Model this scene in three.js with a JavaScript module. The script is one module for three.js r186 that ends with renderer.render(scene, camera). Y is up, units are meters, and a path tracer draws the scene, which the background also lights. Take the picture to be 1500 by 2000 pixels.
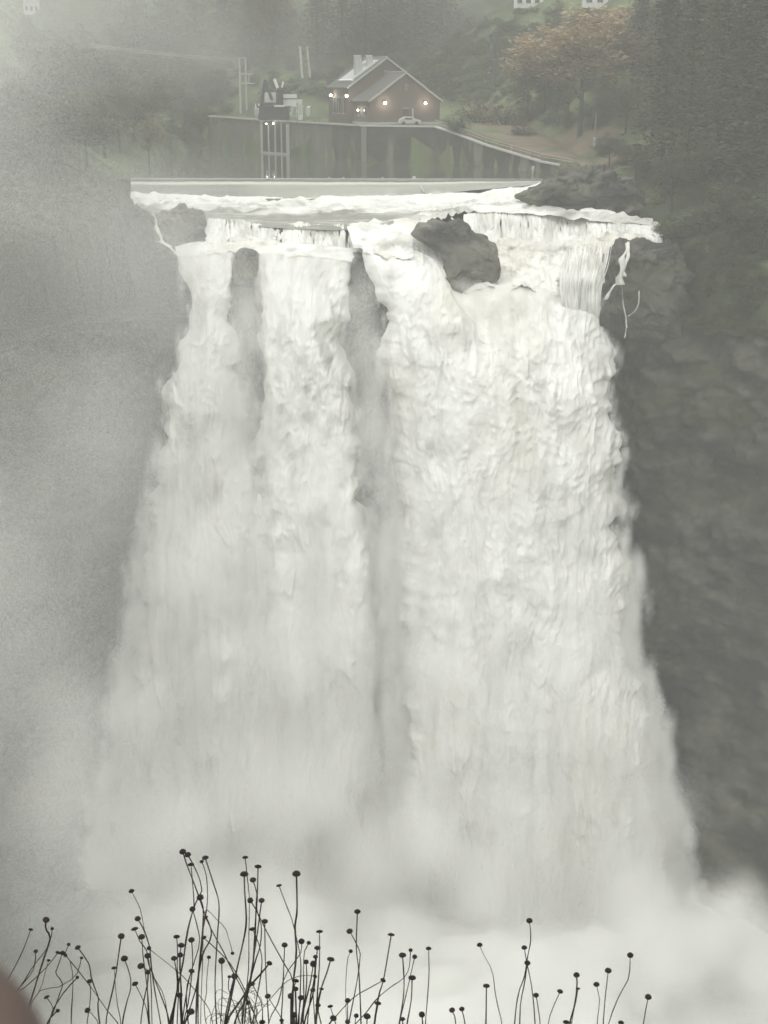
import * as THREE from 'three';
import { mergeGeometries } from 'three/addons/utils/BufferGeometryUtils.js';
import { MarchingCubes } from 'three/addons/objects/MarchingCubes.js';

// ------------------------------------------------------------------ camera, sky, sun, exposure
const scene = new THREE.Scene();
const F = 2850, CX = 750, CY = 1000, EYE = new THREE.Vector3(0, 20, 180), TILT = THREE.MathUtils.degToRad(16.3);
const camera = new THREE.PerspectiveCamera(THREE.MathUtils.radToDeg(2 * Math.atan(1000 / F)), 0.75, 0.03, 3000);
camera.position.copy(EYE);
camera.rotation.set(-TILT, 0, 0);
camera.focus = 9;
camera.userData.fStop = 36;
scene.add(camera);

const renderer = new THREE.WebGLRenderer();
renderer.toneMapping = THREE.LinearToneMapping;
renderer.toneMappingExposure = 1.56;
renderer.shadowMap.enabled = true;

{ // overcast sky: even, a little brighter overhead
  const W = 128, H = 64, d = new Float32Array(W * H * 4);
  for (let r = 0; r < H; r++) for (let c = 0; c < W; c++) {
    const e = ((r + 0.5) / H - 0.5) * Math.PI, s = Math.sin(e), o = (r * W + c) * 4;
    const L = s > 0 ? 0.92 + 0.55 * s : 0.3;
    d[o] = L; d[o + 1] = L * 1.004; d[o + 2] = L * 0.985; d[o + 3] = 1;
  }
  const t = new THREE.DataTexture(d, W, H, THREE.RGBAFormat, THREE.FloatType);
  t.mapping = THREE.EquirectangularReflectionMapping;
  t.minFilter = t.magFilter = THREE.LinearFilter;
  t.needsUpdate = true;
  scene.background = t;
  scene.environment = t;
}
const sun = new THREE.DirectionalLight(new THREE.Color(1, 0.975, 0.9), 0.55);
sun.position.set(-40, 150, 90);
sun.castShadow = true;
sun.shadow.radius = 60;
Object.assign(sun.shadow.camera, { left: -160, right: 160, top: 160, bottom: -160, near: 1, far: 500 });
scene.add(sun, sun.target);
scene.fog = new THREE.FogExp2(new THREE.Color(0.97, 0.985, 0.92), 0.0014);

// ------------------------------------------------------------------ helpers
let seed = 12345;
const rnd = () => { seed = (seed + 0x6d2b79f5) | 0; let t = Math.imul(seed ^ (seed >>> 15), 1 | seed); t = (t + Math.imul(t ^ (t >>> 7), 61 | t)) ^ t; return ((t ^ (t >>> 14)) >>> 0) / 4294967296; };
const rr = (a, b) => a + (b - a) * rnd();
const gauss = () => Math.sqrt(-2 * Math.log(1 - rnd() * 0.9999)) * Math.cos(6.2831853 * rnd());
const clamp = THREE.MathUtils.clamp, lerp = THREE.MathUtils.lerp, sstep = (x, a, b) => { const t = Math.min(1, Math.max(0, (x - a) / (b - a))); return t * t * (3 - 2 * t); };
const V = (x, y, z) => new THREE.Vector3(x, y, z);
function h3(x, y, z) { let h = Math.imul(x, 374761393) + Math.imul(y, 668265263) + Math.imul(z, 2147483647 - 1274126177); h = Math.imul(h ^ (h >>> 13), 1274126177); h ^= h >>> 16; return (h >>> 0) / 4294967296; }
function noise(x, y, z = 0) {
  const ix = Math.floor(x), iy = Math.floor(y), iz = Math.floor(z); let fx = x - ix, fy = y - iy, fz = z - iz;
  fx = fx * fx * (3 - 2 * fx); fy = fy * fy * (3 - 2 * fy); fz = fz * fz * (3 - 2 * fz);
  const l = (a, b, t) => a + (b - a) * t;
  return l(l(l(h3(ix, iy, iz), h3(ix + 1, iy, iz), fx), l(h3(ix, iy + 1, iz), h3(ix + 1, iy + 1, iz), fx), fy),
    l(l(h3(ix, iy, iz + 1), h3(ix + 1, iy, iz + 1), fx), l(h3(ix, iy + 1, iz + 1), h3(ix + 1, iy + 1, iz + 1), fx), fy), fz) * 2 - 1;
}
function fbm(x, y, z = 0, o = 4) { let s = 0, a = 0.5; for (let i = 0; i < o; i++) { s += a * noise(x, y, z); x = x * 2.03 + 7.1; y = y * 2.03 + 3.7; z = z * 2.03 + 1.3; a *= 0.5; } return s; }
function billow(x, y, z = 0, o = 4) { let s = 0, a = 0.5; for (let i = 0; i < o; i++) { s += a * (1 - Math.abs(noise(x, y, z)) * 2); x = x * 2.1 + 5.1; y = y * 2.1 + 2.7; z = z * 2.1 + 9.3; a *= 0.5; } return s; }

const cT = Math.cos(TILT), sT = Math.sin(TILT);
function ray(px, py) { const x = (px - CX) / F, y = (CY - py) / F; return V(x, y * cT - sT, -y * sT - cT); }
function at(px, py, z) { const d = ray(px, py), t = (z - EYE.z) / d.z; return V(d.x * t, EYE.y + d.y * t, z); }
function pyOf(y, z) { const wy = y - EYE.y, wz = z - EYE.z, yc = wy * cT - wz * sT, zc = wy * sT + wz * cT; return CY - F * yc / -zc; }
function depthOf(y, z) { return -((y - EYE.y) * sT + (z - EYE.z) * cT); }
const xOf = (px, y, z) => (px - CX) / F * depthOf(y, z);

const used = new Map();
function numbered(name) { const n = used.get(name) ?? 0; used.set(name, n + 1); return n ? name + '_' + String(n).padStart(3, '0') : name; }
function tag(o, label, category, group, kind) {
  if (label) o.userData.label = label; if (category) o.userData.category = category;
  if (group) o.userData.group = group; if (kind) o.userData.kind = kind; return o;
}
function part(name, geo, mat, parent) { const m = new THREE.Mesh(geo, mat); m.name = name; m.castShadow = m.receiveShadow = true; parent.add(m); return m; }
function thing(name, label, category, pos, group) { const o = new THREE.Group(); o.name = numbered(name); if (pos) o.position.copy(pos); scene.add(o); return tag(o, label, category, group); }
function solo(name, geo, mat, label, category, group, kind) { const m = part(numbered(name), geo, mat, scene); return tag(m, label, category, group, kind); }
const std = (r, g, b, o = {}) => new THREE.MeshStandardMaterial({ color: new THREE.Color().setRGB(r, g, b), roughness: 0.9, ...o });
const box = (w, h, d, x = 0, y = 0, z = 0, ry = 0) => { const g = new THREE.BoxGeometry(w, h, d); if (ry) g.rotateY(ry); return g.translate(x, y, z); };
function bar(a, b, r, seg = 6, r2 = r) { const d = b.clone().sub(a), g = new THREE.CylinderGeometry(r2, r, d.length(), seg); g.applyQuaternion(new THREE.Quaternion().setFromUnitVectors(V(0, 1, 0), d.clone().normalize())); const m = a.clone().add(b).multiplyScalar(0.5); return g.translate(m.x, m.y, m.z); }
function merge(list) { return mergeGeometries(list.map((g) => { g = g.index ? g.toNonIndexed() : g; for (const k of Object.keys(g.attributes)) if (!['position', 'normal', 'color'].includes(k)) g.deleteAttribute(k); return g; })); }
function piece(pairs, x) { // linear interpolation of [[x, y...], ...]
  if (x <= pairs[0][0]) return pairs[0].slice(1);
  for (let i = 1; i < pairs.length; i++) if (x <= pairs[i][0]) { const t = (x - pairs[i - 1][0]) / (pairs[i][0] - pairs[i - 1][0]); return pairs[i].slice(1).map((v, k) => lerp(pairs[i - 1][k + 1], v, t)); }
  return pairs[pairs.length - 1].slice(1);
}
function gridGeo(nu, nv, fn, color) { // fn(u, v, i, j) -> Vector3 ; color(p, u, v) -> [r, g, b]
  const pos = new Float32Array((nu + 1) * (nv + 1) * 3), col = color ? new Float32Array(pos.length) : null, uv = new Float32Array((nu + 1) * (nv + 1) * 2), idx = [];
  for (let j = 0; j <= nv; j++) for (let i = 0; i <= nu; i++) {
    const k = j * (nu + 1) + i, p = fn(i / nu, j / nv, i, j); pos.set([p.x, p.y, p.z], k * 3); uv.set([i / nu, 1 - j / nv], k * 2);
    if (col) col.set(color(p, i / nu, j / nv), k * 3);
    if (i < nu && j < nv) idx.push(k, k + nu + 1, k + 1, k + 1, k + nu + 1, k + nu + 2);
  }
  const g = new THREE.BufferGeometry();
  g.setAttribute('position', new THREE.BufferAttribute(pos, 3)); g.setAttribute('uv', new THREE.BufferAttribute(uv, 2));
  if (col) g.setAttribute('color', new THREE.BufferAttribute(col, 3));
  g.setIndex(idx); g.computeVertexNormals(); return g;
}
function loftFn(lines) { // lines of [px, py, z] across the picture, from upstream to downstream -> (u, v) -> world point
  const L = lines.map((l) => { const p = l.map((a) => at(a[0], a[1], a[2])); const c = new THREE.CatmullRomCurve3(p, false, 'centripetal'); return c; });
  return (u, v) => { const f = v * (L.length - 1), k = Math.min(Math.floor(f), L.length - 2), t = f - k; return L[k].getPoint(u).lerp(L[k + 1].getPoint(u), t); };
}
function noiseTex(w, h, fn, srgb = false) { const d = new Uint8Array(w * h * 4); for (let y = 0; y < h; y++) for (let x = 0; x < w; x++) { const c = fn(x / w, y / h); for (let k = 0; k < 3; k++) d[(y * w + x) * 4 + k] = clamp(c[k] * 255, 0, 255); d[(y * w + x) * 4 + 3] = 255; } const t = new THREE.DataTexture(d, w, h); t.wrapS = t.wrapT = THREE.RepeatWrapping; t.magFilter = t.minFilter = THREE.LinearFilter; if (srgb) t.colorSpace = THREE.SRGBColorSpace; t.needsUpdate = true; return t; }

// ------------------------------------------------------------------ materials
const M = {
  foam: new THREE.MeshStandardMaterial({ color: 0xffffff, roughness: 1, vertexColors: true }),
  pool: new THREE.MeshPhysicalMaterial({ color: new THREE.Color().setRGB(0.1, 0.105, 0.085), roughness: 0.07 }),
  slick: new THREE.MeshPhysicalMaterial({ color: 0xffffff, vertexColors: true, roughness: 0.5 }),
  rock: new THREE.MeshStandardMaterial({ color: 0xffffff, roughness: 0.85, vertexColors: true }),
  soil: new THREE.MeshStandardMaterial({ color: 0xffffff, roughness: 1, vertexColors: true }),
  steel: std(0.45, 0.46, 0.45, { roughness: 0.5, metalness: 0.3 }),
  white: std(0.75, 0.75, 0.73, { roughness: 0.6 }),
  offwhite: std(0.55, 0.55, 0.53, { roughness: 0.7 }),
  dark: std(0.03, 0.03, 0.035, { roughness: 0.7 }),
  galv: std(0.5, 0.51, 0.5, { roughness: 0.6 }),
  wood: std(0.62, 0.6, 0.56), darkwood: std(0.07, 0.06, 0.05),
  brick: std(0.145, 0.11, 0.093), brick2: std(0.13, 0.101, 0.087),
  roof: std(0.13, 0.13, 0.125, { roughness: 0.7 }), roofPale: std(0.5, 0.52, 0.54, { roughness: 0.5 }),
  trim: std(0.45, 0.45, 0.42), glass: std(0.04, 0.05, 0.055, { roughness: 0.15 }),
  bark: std(0.06, 0.05, 0.04),
};
// ------------------------------------------------------------------ terrain
const TOE = [[-260, -330, 12.4], [-70, -245, 12.4], [-30, -205, 12.4], [14, -160, 12.4], [27, -115, 11.5], [34, -68, 7], [35, -34, 3.4], [37, -16, 1.5], [44, 2, -1], [62, 26, -2], [110, 62, -2], [260, 150, -2]];
const LEFT = [[-260, 120, 0], [-75, 24, 0], [-44, -2, 1], [-36, -20, 2], [-41, -52, 5], [-44, -110, 6.4], [-43, -178, 7], [-95, -265, 11], [-300, -360, 12]];
function toLine(P, x, z) { // [signed distance (positive on the left of the direction of travel), level there]
  let best = 1e9, sg = 1, lv = 0;
  for (let i = 0; i < P.length - 1; i++) {
    const [ax, az, ay] = P[i], [bx, bz, by] = P[i + 1], dx = bx - ax, dz = bz - az, t = clamp(((x - ax) * dx + (z - az) * dz) / (dx * dx + dz * dz), 0, 1);
    const ex = x - ax - dx * t, ez = z - az - dz * t, d = ex * ex + ez * ez;
    if (d < best) { best = d; sg = dx * ez - dz * ex; lv = ay + (by - ay) * t; }
  }
  return [Math.sqrt(best) * (sg < 0 ? 1 : -1), lv];
}
// plan of the intake wall: x, z, level of its top
const WALL = [[410, 228, 350], [512, 236, 329], [562, 238.5, 320], [705, 247, 292], [850, 249, 290], [900, 266, 282], [950, 285, 272], [1000, 300, 263], [1060, 318, 252], [1120, 329, 244]].map(([px, py, d]) => { const p = at(px, py, EYE.z - d); return [p.x, p.z, p.y]; });
function H(x, z) {
  const [d, lv] = toLine(TOE, x, z), [e, ll] = toLine(LEFT, x, z), [w] = toLine(WALL, x, z);
  let y = z < -53 ? 3.6 : lerp(3.2, -9, sstep(z, -50, -24));
  if (d > 0) y = Math.max(y, lv + d * 0.66 + Math.max(0, d - 20) * 0.14);
  if (e > 0) y = Math.max(y, ll + e * 0.72);
  // yard behind the intake wall
  if (d <= 0 && z < -60 && w > 0.3 && x > -42) y = Math.max(y, clamp(lerp(7, 12.4, (-60 - z) / 45), 7, 12.4));
  const rough = clamp(Math.max(d, e) / 8, 0, 1);
  return y + rough * (fbm(x * 0.07, z * 0.07, 3, 3) * 4 + fbm(x * 0.3, z * 0.3, 8, 3) * 1.6);
}
function zEdge(x) { return piece([[-300, 150], [-110, 62], [-70, 26], [-42, 0], [-29, -9], [29, -9], [34, -7], [46, 6], [66, 28], [110, 62], [300, 160]], x)[0]; }
{
  const nu = 300, nv = 200;
  const g = gridGeo(nu, nv, (u, v) => {
    const s = u * 2 - 1, x = 300 * Math.sign(s) * Math.pow(Math.abs(s), 1.6), t = Math.pow(v, 1.5), z = lerp(zEdge(x), -420, t);
    return V(x, H(x, z), z);
  }, (p) => {
    const n = fbm(p.x * 0.05, p.z * 0.05, 1, 4), m = noise(p.x * 0.6, p.z * 0.6), gk = sstep(n + 0.3 * m, -0.25, 0.3);
    const path = p.y > 5 && p.y < 13 && p.x > 8 && p.z > -125 && p.z < -60 ? sstep(noise(p.x * 0.2, p.z * 0.2, 4), -0.5, 0.1) : 0;
    const c = [lerp(0.06, 0.13, gk), lerp(0.075, 0.165, gk), lerp(0.035, 0.075, gk)];
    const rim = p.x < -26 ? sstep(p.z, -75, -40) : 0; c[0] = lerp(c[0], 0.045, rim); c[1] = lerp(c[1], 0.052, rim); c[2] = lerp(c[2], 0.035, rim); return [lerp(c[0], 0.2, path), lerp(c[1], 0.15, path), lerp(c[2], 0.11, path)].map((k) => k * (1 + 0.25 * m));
  });
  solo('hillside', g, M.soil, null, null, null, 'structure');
}
function onGround(px, py) { const d = ray(px, py); for (let t = 160; t < 700; t += 0.5) { const p = EYE.clone().addScaledVector(d, t); if (p.z < zEdge(p.x) && p.y <= H(p.x, p.z)) return p; } const p = at(px, py, -200); p.y = H(p.x, p.z); return p; }

// ------------------------------------------------------------------ cliff: stepped dark basalt, wrapping towards the viewer on both sides
function rockTone(p, moss, lift = 1) {
  const n = fbm(p.x * 0.25, p.y * 0.5, p.z * 0.25, 4), k = clamp(0.42 + n * 1.7, 0, 1), m = moss * sstep(fbm(p.x * 0.12 + 9, p.y * 0.2, p.z * 0.12, 3), -0.05, 0.35);
  const c = [lerp(0.018, 0.1, k), lerp(0.018, 0.096, k), lerp(0.017, 0.082, k)];
  const fn = lift * (1 + 0.5 * fbm(p.x * 1.7, p.y * 2.3, p.z * 1.7, 3)); return [lerp(c[0], 0.06, m) * fn, lerp(c[1], 0.068, m) * fn, lerp(c[2], 0.034, m) * fn];
}
function strata(x, y, z) { // ledges and joints
  const a = y * 0.55 + fbm(x * 0.05, y * 0.05, z * 0.05, 2) * 3, s = Math.floor(a), f = a - s, ledge = h3(s, 3, 7) * 1.1, next = h3(s + 1, 3, 7) * 1.1;
  let d = lerp(ledge, next, sstep(f, 0.82, 1));
  const q = Math.round((x + z * 0.6) * 0.5 + noise(y * 0.4, s * 3.1) * 0.8), j = h3(q, s, 5) * 0.9;
  return d + j + fbm(x * 0.5, y * 0.5, z * 0.5, 5) * 1.5 + fbm(x * 0.09, y * 0.04, z * 0.09, 3) * 4;
}
{
  const path = new THREE.CatmullRomCurve3([[-150, 92], [-110, 62], [-70, 26], [-42, 0], [-30, -10], [-10, -11], [10, -11], [27, -10], [33, -7], [46, 6], [66, 28], [110, 62], [150, 92]].map(([x, z]) => V(x, 0, z)), false, 'centripetal');
  const nu = 620, nv = 260, nrm = [];
  for (let i = 0; i <= nu; i++) { const t = path.getTangent(i / nu); nrm.push(V(-t.z, 0, t.x)); }
  const g = gridGeo(nu, nv, (u, v, i) => {
    const p = path.getPoint(u), n = nrm[i], top = H(p.x, zEdge(p.x)) + 0.2;
    const y = lerp(top, -90, v), inside = p.x > -30 && p.x < 30;
    let d = (strata(p.x, y, p.z) * (0.3 + 0.7 * sstep(y, -45, -8)) + fbm(p.x * 1.1, y * 0.7, p.z * 1.1, 4) * 0.5) * (inside ? 0.45 : 1) * sstep(v, 0, 0.02);
    d += -2.5 * sstep(v, 0.08, 0.35) + 6 * sstep(v, 0.6, 1);            // undercut below the crest, talus at the foot
    const q = p.clone().addScaledVector(n, d); q.y = y; return q;
  }, (p) => rockTone(p, p.x > 26 || p.x < -30 ? (p.y > -22 ? 0.8 : 0.35) : 0.15));
  solo('cliff', g, M.rock, null, null, null, 'structure');
}
// river bed below the crest, and pool at the foot of the falls
solo('plunge_pool', gridGeo(160, 140, (u, v) => { const x = lerp(-130, 130, u), z = lerp(-6, 172, v); return V(x, -86 + billow(x * 0.16, z * 0.16, 2, 4) * 1.6 * Math.exp(-Math.max(0, z - 10) / 40), z); },
  (p) => { let k = clamp(Math.exp(-Math.max(0, p.z - 40) / 30) + fbm(p.x * 0.1, p.z * 0.1) * 0.5, 0, 1); k *= sstep(p.x, -54, -16) * sstep(p.x, 95, 60); return [lerp(0.1, 0.86, k), lerp(0.11, 0.86, k), lerp(0.09, 0.83, k)]; }), M.foam, null, null, null, 'structure');

// near bank at the viewer's feet: a small ledge of soil, then a steep drop
solo('near_bank', gridGeo(60, 60, (u, v) => {
  const x = lerp(-14, 14, u), s = v * 14, z = 184 - s; let y = EYE.y - 2.6;
  if (s > 7.2) y -= (s - 7.2) * 2.6 + (s - 7.2) ** 2 * 1.2;
  return V(x, y + fbm(x * 0.8, z * 0.8, 1, 3) * 0.1 - (s > 13.5 ? 10 : 0), z);
}, (p) => { const m = noise(p.x * 5, p.z * 5) * 0.3 + 1; return [0.06 * m, 0.055 * m, 0.035 * m]; }), M.soil, null, null, null, 'structure');

// ------------------------------------------------------------------ rocks, each a rounded, broken solid in the outline the photograph shows
function rockGeo(outline, z, thick, rough = 0.5, moss = 0.1, tilt = 0.25, lift = 1.7) {
  const pts = outline.map(([x, y]) => at(x, y, z)), c = V(0, 0, 0); pts.forEach((p) => c.add(p)); c.multiplyScalar(1 / pts.length);
  const pol = pts.map((p) => [Math.atan2(p.y - c.y, p.x - c.x), Math.hypot(p.x - c.x, p.y - c.y)]).sort((a, b) => a[0] - b[0]);
  pol.unshift([pol[pol.length - 1][0] - 2 * Math.PI, pol[pol.length - 1][1]]); pol.push([pol[1][0] + 2 * Math.PI, pol[1][1]]);
  return gridGeo(190, 110, (u, v) => {
    const a = -Math.PI + u * 2 * Math.PI, f = v * Math.PI, R = piece(pol, a)[0], s = Math.pow(Math.sin(f), 0.42), cz = Math.sign(Math.cos(f)) * Math.pow(Math.abs(Math.cos(f)), 0.6);
    const p = V(c.x + Math.cos(a) * R * s, c.y + Math.sin(a) * R * s, z + thick * cz);
    p.z -= (p.y - c.y) * tilt;
    const q = Math.floor(p.y * 0.8 + noise(p.x * 0.4, p.z * 0.4) * 1.2), d = (h3(q, 4, 2) - 0.5) * 0.9 + fbm(p.x * 0.6, p.y * 0.6, p.z * 0.6, 5) * 2 - Math.abs(noise(p.x * 0.35 + 4, p.y * 0.5, p.z * 0.35)) * 1.1 + (h3(Math.floor(p.x * 0.55 + noise(p.y, p.z) * 0.4), Math.floor(p.y * 0.7 + noise(p.x, p.z, 3) * 0.4), 9) - 0.5) * 0.9;
    const n = V(Math.cos(a) * Math.sin(f), Math.sin(a) * Math.sin(f), Math.cos(f)); return p.addScaledVector(n, d * rough * Math.min(1, Math.sin(f) * 3 + 0.25));
  }, (p) => rockTone(p, moss, lift));
}
const rocks = [
  ['big dark boulder standing mid crest between two white chutes', [[803, 458], [814, 434], [850, 431], [876, 437], [897, 431], [908, 437], [936, 452], [958, 467], [974, 486], [972, 548], [945, 550], [905, 566], [880, 572], [866, 548], [864, 510], [850, 492], [830, 476]], -9, 3.2, 0.4],
  ['dark rock shelf at the far left end of the crest under the white river edge', [[298, 420], [330, 411], [400, 425], [404, 440], [385, 460], [372, 492], [340, 488], [318, 462]], -17, 3, 0.55],
  ['narrow dark rock tooth splitting the two left falls at the lip', [[457, 545], [459, 505], [466, 489], [496, 488], [503, 502], [499, 552], [478, 560]], -8.2, 1.6, 0.3],
  ['tall dark rock pillar below the tooth between the two left falls', [[440, 640], [447, 575], [462, 556], [498, 553], [506, 600], [500, 700], [505, 800], [452, 830], [440, 720]], -8.2, 2, 0.5],
  ['dark rock buttress in the wide gap beside the biggest fall', [[676, 600], [680, 520], [690, 490], [716, 494], [726, 540], [744, 640], [752, 760], [700, 780], [682, 700]], -9, 1.8, 0.45],
  ['low rounded rock bank where the weir meets the right shore', [[1012, 392], [1040, 372], [1090, 352], [1130, 334], [1190, 340], [1250, 372], [1290, 412], [1250, 426], [1150, 410], [1060, 404]], -36, 8, 0.9],
  ['square dark rock block below the right end of the crest', [[1190, 500], [1206, 478], [1240, 470], [1290, 470], [1330, 478], [1340, 560], [1320, 640], [1240, 650], [1186, 640], [1172, 600], [1180, 560]], -7, 4, 0.8],
];
for (const [label, o, z, t, r] of rocks) { const g = rockGeo(o, z, t, r, label.includes('bank') ? 0.95 : label.includes('block') ? 0.6 : 0.15, 0.25, label.includes('block') ? 0.9 : 1.7); solo('boulder', g, M.rock, label, 'rock'); }
// broken rock ledges that the river steps over
const ledgeL = loftFn([[[300, 414, -38], [400, 427, -22], [460, 434, -18.4], [560, 438, -17.4], [690, 444, -16.4], [730, 450, -15]], [[300, 470, -25], [400, 472, -15.5], [460, 470, -15], [560, 476, -14.6], [690, 490, -13.6], [730, 490, -12]], [[330, 520, -12], [400, 500, -12], [460, 500, -11.5], [560, 505, -11], [690, 515, -10.5], [730, 520, -9]]]);
const ledgeR = loftFn([[[890, 424, -26], [940, 412, -30.5], [1000, 412, -30.5], [1100, 416, -28.5], [1200, 424, -23.5], [1290, 434, -19]], [[890, 470, -20], [940, 478, -23], [1000, 482, -23.5], [1100, 480, -22], [1200, 470, -18], [1290, 466, -15]], [[890, 560, -9], [940, 560, -10], [1000, 560, -10], [1100, 560, -10], [1200, 580, -10], [1290, 600, -10]]]);
for (const [f, w, h] of [[ledgeL, 150, 60], [ledgeR, 160, 60]]) solo('rock_ledge', gridGeo(w, h, (u, v) => { const p = f(u, v); p.z += fbm(p.x * 0.7, p.y * 0.7, 4, 4) * 1.1 + (h3(Math.round(p.x * 0.7), Math.round(p.y * 0.9), 3) - 0.5) * 0.5; p.y += fbm(p.x * 0.5, p.z * 0.5, 9, 3) * 0.4 - 0.9 * sstep(v, 0.3, 0); p.z -= 0.5 * sstep(v, 0.3, 0); return p; }, (p) => rockTone(p, 0, 1.4)), M.rock, null, null, null, 'structure');

// ------------------------------------------------------------------ river above the falls
const waterTone = (k, tan = 0) => { const c = [lerp(0.2, 0.9, k), lerp(0.2, 0.9, k), lerp(0.165, 0.87, k)]; return [lerp(c[0], 0.68, tan), lerp(c[1], 0.64, tan), lerp(c[2], 0.53, tan)]; };
solo('still_water', gridGeo(80, 80, (u, v) => { const z = lerp(-56, -215, v), x = lerp(-52, 40, u); return V(x, 5.8 + fbm(x * 0.5, z * 0.35, 2, 3) * 0.012, z); }), M.pool, null, null, null, 'structure');
{ // rapids between weir and upper ledge
  const f = loftFn([[[255, 376, -53], [450, 386, -51.5], [600, 386, -51], [800, 382, -51], [900, 378, -51], [1010, 366, -51.5], [1088, 353, -53.5]],
    [[255, 392, -47], [400, 400, -44], [600, 403, -42], [800, 405, -42], [900, 402, -42], [1000, 394, -44], [1055, 382, -46]],
    [[268, 404, -42], [400, 414, -33], [600, 420, -29], [780, 418, -30], [880, 412, -33], [1000, 402, -37], [1100, 404, -33]],
    [[290, 413, -37], [400, 425, -22], [500, 433, -17.6], [690, 439, -16.4], [800, 430, -19], [940, 408, -30], [1276, 431, -18.8]],
    [[294, 421, -36], [400, 435, -21], [500, 443, -16.6], [690, 449, -15.4], [800, 440, -18], [940, 417, -29], [1272, 442, -18]]]);
  solo('river_rapids', gridGeo(420, 110, (u, v) => {
    const vv = v < 0.92 ? v / 0.92 * 0.75 : 0.75 + (v - 0.92) / 0.08 * 0.25, p = f(u, vv), px = 750 + F * p.x / depthOf(p.y, p.z), calm = sstep(v, 0.5, 0.75) * sstep(px, 900, 640) , t = (1 - calm) * (0.35 + 0.65 * sstep(v, 0, 0.1)) * (1 - 0.55 * sstep(v, 0.78, 0.95) * sstep(px, 880, 960));
    p.y += t * (billow(p.x * 0.35, p.z * 0.5, 1, 5) * 1.05 - 0.15) + fbm(p.x * 0.25, p.z * 0.7, 4, 3) * 0.12; return p;
  }, (p, u, v) => {
    const px = 750 + F * p.x / depthOf(p.y, p.z), n = fbm(p.x * 0.16, p.z * 0.55, 6, 4), n2 = fbm(p.x * 0.9, p.z * 1.6, 2, 3);
    let k = 0.93 - 0.9 * sstep(v, 0.42, 0.72) * sstep(px, 980, 640) + n * 0.8 + n2 * 0.35; k += 0.5 * sstep(v, 0.25, 0.05);
    if (px > 880) k -= 0.3 * sstep(v, 0.68, 0.9) * sstep(px, 900, 1120);
    return waterTone(clamp(k, 0.12, 1), clamp(n2 * 0.5, 0, 0.3));
  }), M.foam, null, null, null, 'structure');
}
{ // weir: smooth sheet of water over a low crest
  const w = thing('weir', 'long low weir with a pale crest beam holding back the still river', 'weir');
  const f = loftFn([[[255, 350, -57], [700, 350, -56.5], [1100, 352, -57]], [[255, 354, -55.6], [700, 355, -55.4], [1100, 354, -56]], [[255, 364, -54.6], [700, 364, -54.3], [1100, 355.5, -55]], [[255, 380, -52.8], [700, 388, -51.3], [1090, 357, -54]]]);
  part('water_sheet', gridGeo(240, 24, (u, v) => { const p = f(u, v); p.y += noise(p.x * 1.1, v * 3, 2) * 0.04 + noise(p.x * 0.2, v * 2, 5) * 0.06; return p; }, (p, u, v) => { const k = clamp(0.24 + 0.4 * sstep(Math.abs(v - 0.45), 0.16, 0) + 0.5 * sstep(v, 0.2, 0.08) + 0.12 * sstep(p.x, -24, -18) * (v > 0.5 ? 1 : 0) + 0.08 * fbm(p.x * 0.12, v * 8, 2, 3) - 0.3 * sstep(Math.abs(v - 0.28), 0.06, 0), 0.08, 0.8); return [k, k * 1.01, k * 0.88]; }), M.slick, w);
  const a = at(258, 351.5, -57), b = at(1090, 353, -57), n = 8;
  for (let i = 0; i < n; i++) { const p = a.clone().lerp(b, i / n), q = a.clone().lerp(b, (i + 1) / n); const g = box(q.x - p.x - 0.05, 0.34, 0.3, (p.x + q.x) / 2, (p.y + q.y) / 2 + 0.16, -56.4); part('crest_beam', g, M.white, w); }
  for (const px of [643, 671, 747]) { const p = at(px, 351, -56.8); part('post', merge([bar(p.clone().add(V(0, -0.4, 0)), p.clone().add(V(0, 0.3, 0)), 0.11), box(0.34, 0.14, 0.3, p.x, p.y + 0.33, p.z)]), M.offwhite, w); }
  const p = at(815, 352, -56.6); part('walkway_bracket', merge([box(2.2, 0.22, 0.5, p.x, p.y + 0.15, p.z), bar(p, at(828, 376, -52), 0.12), box(0.5, 0.4, 0.4, p.x - 0.5, p.y + 0.4, p.z)]), M.offwhite, w);
}

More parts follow.
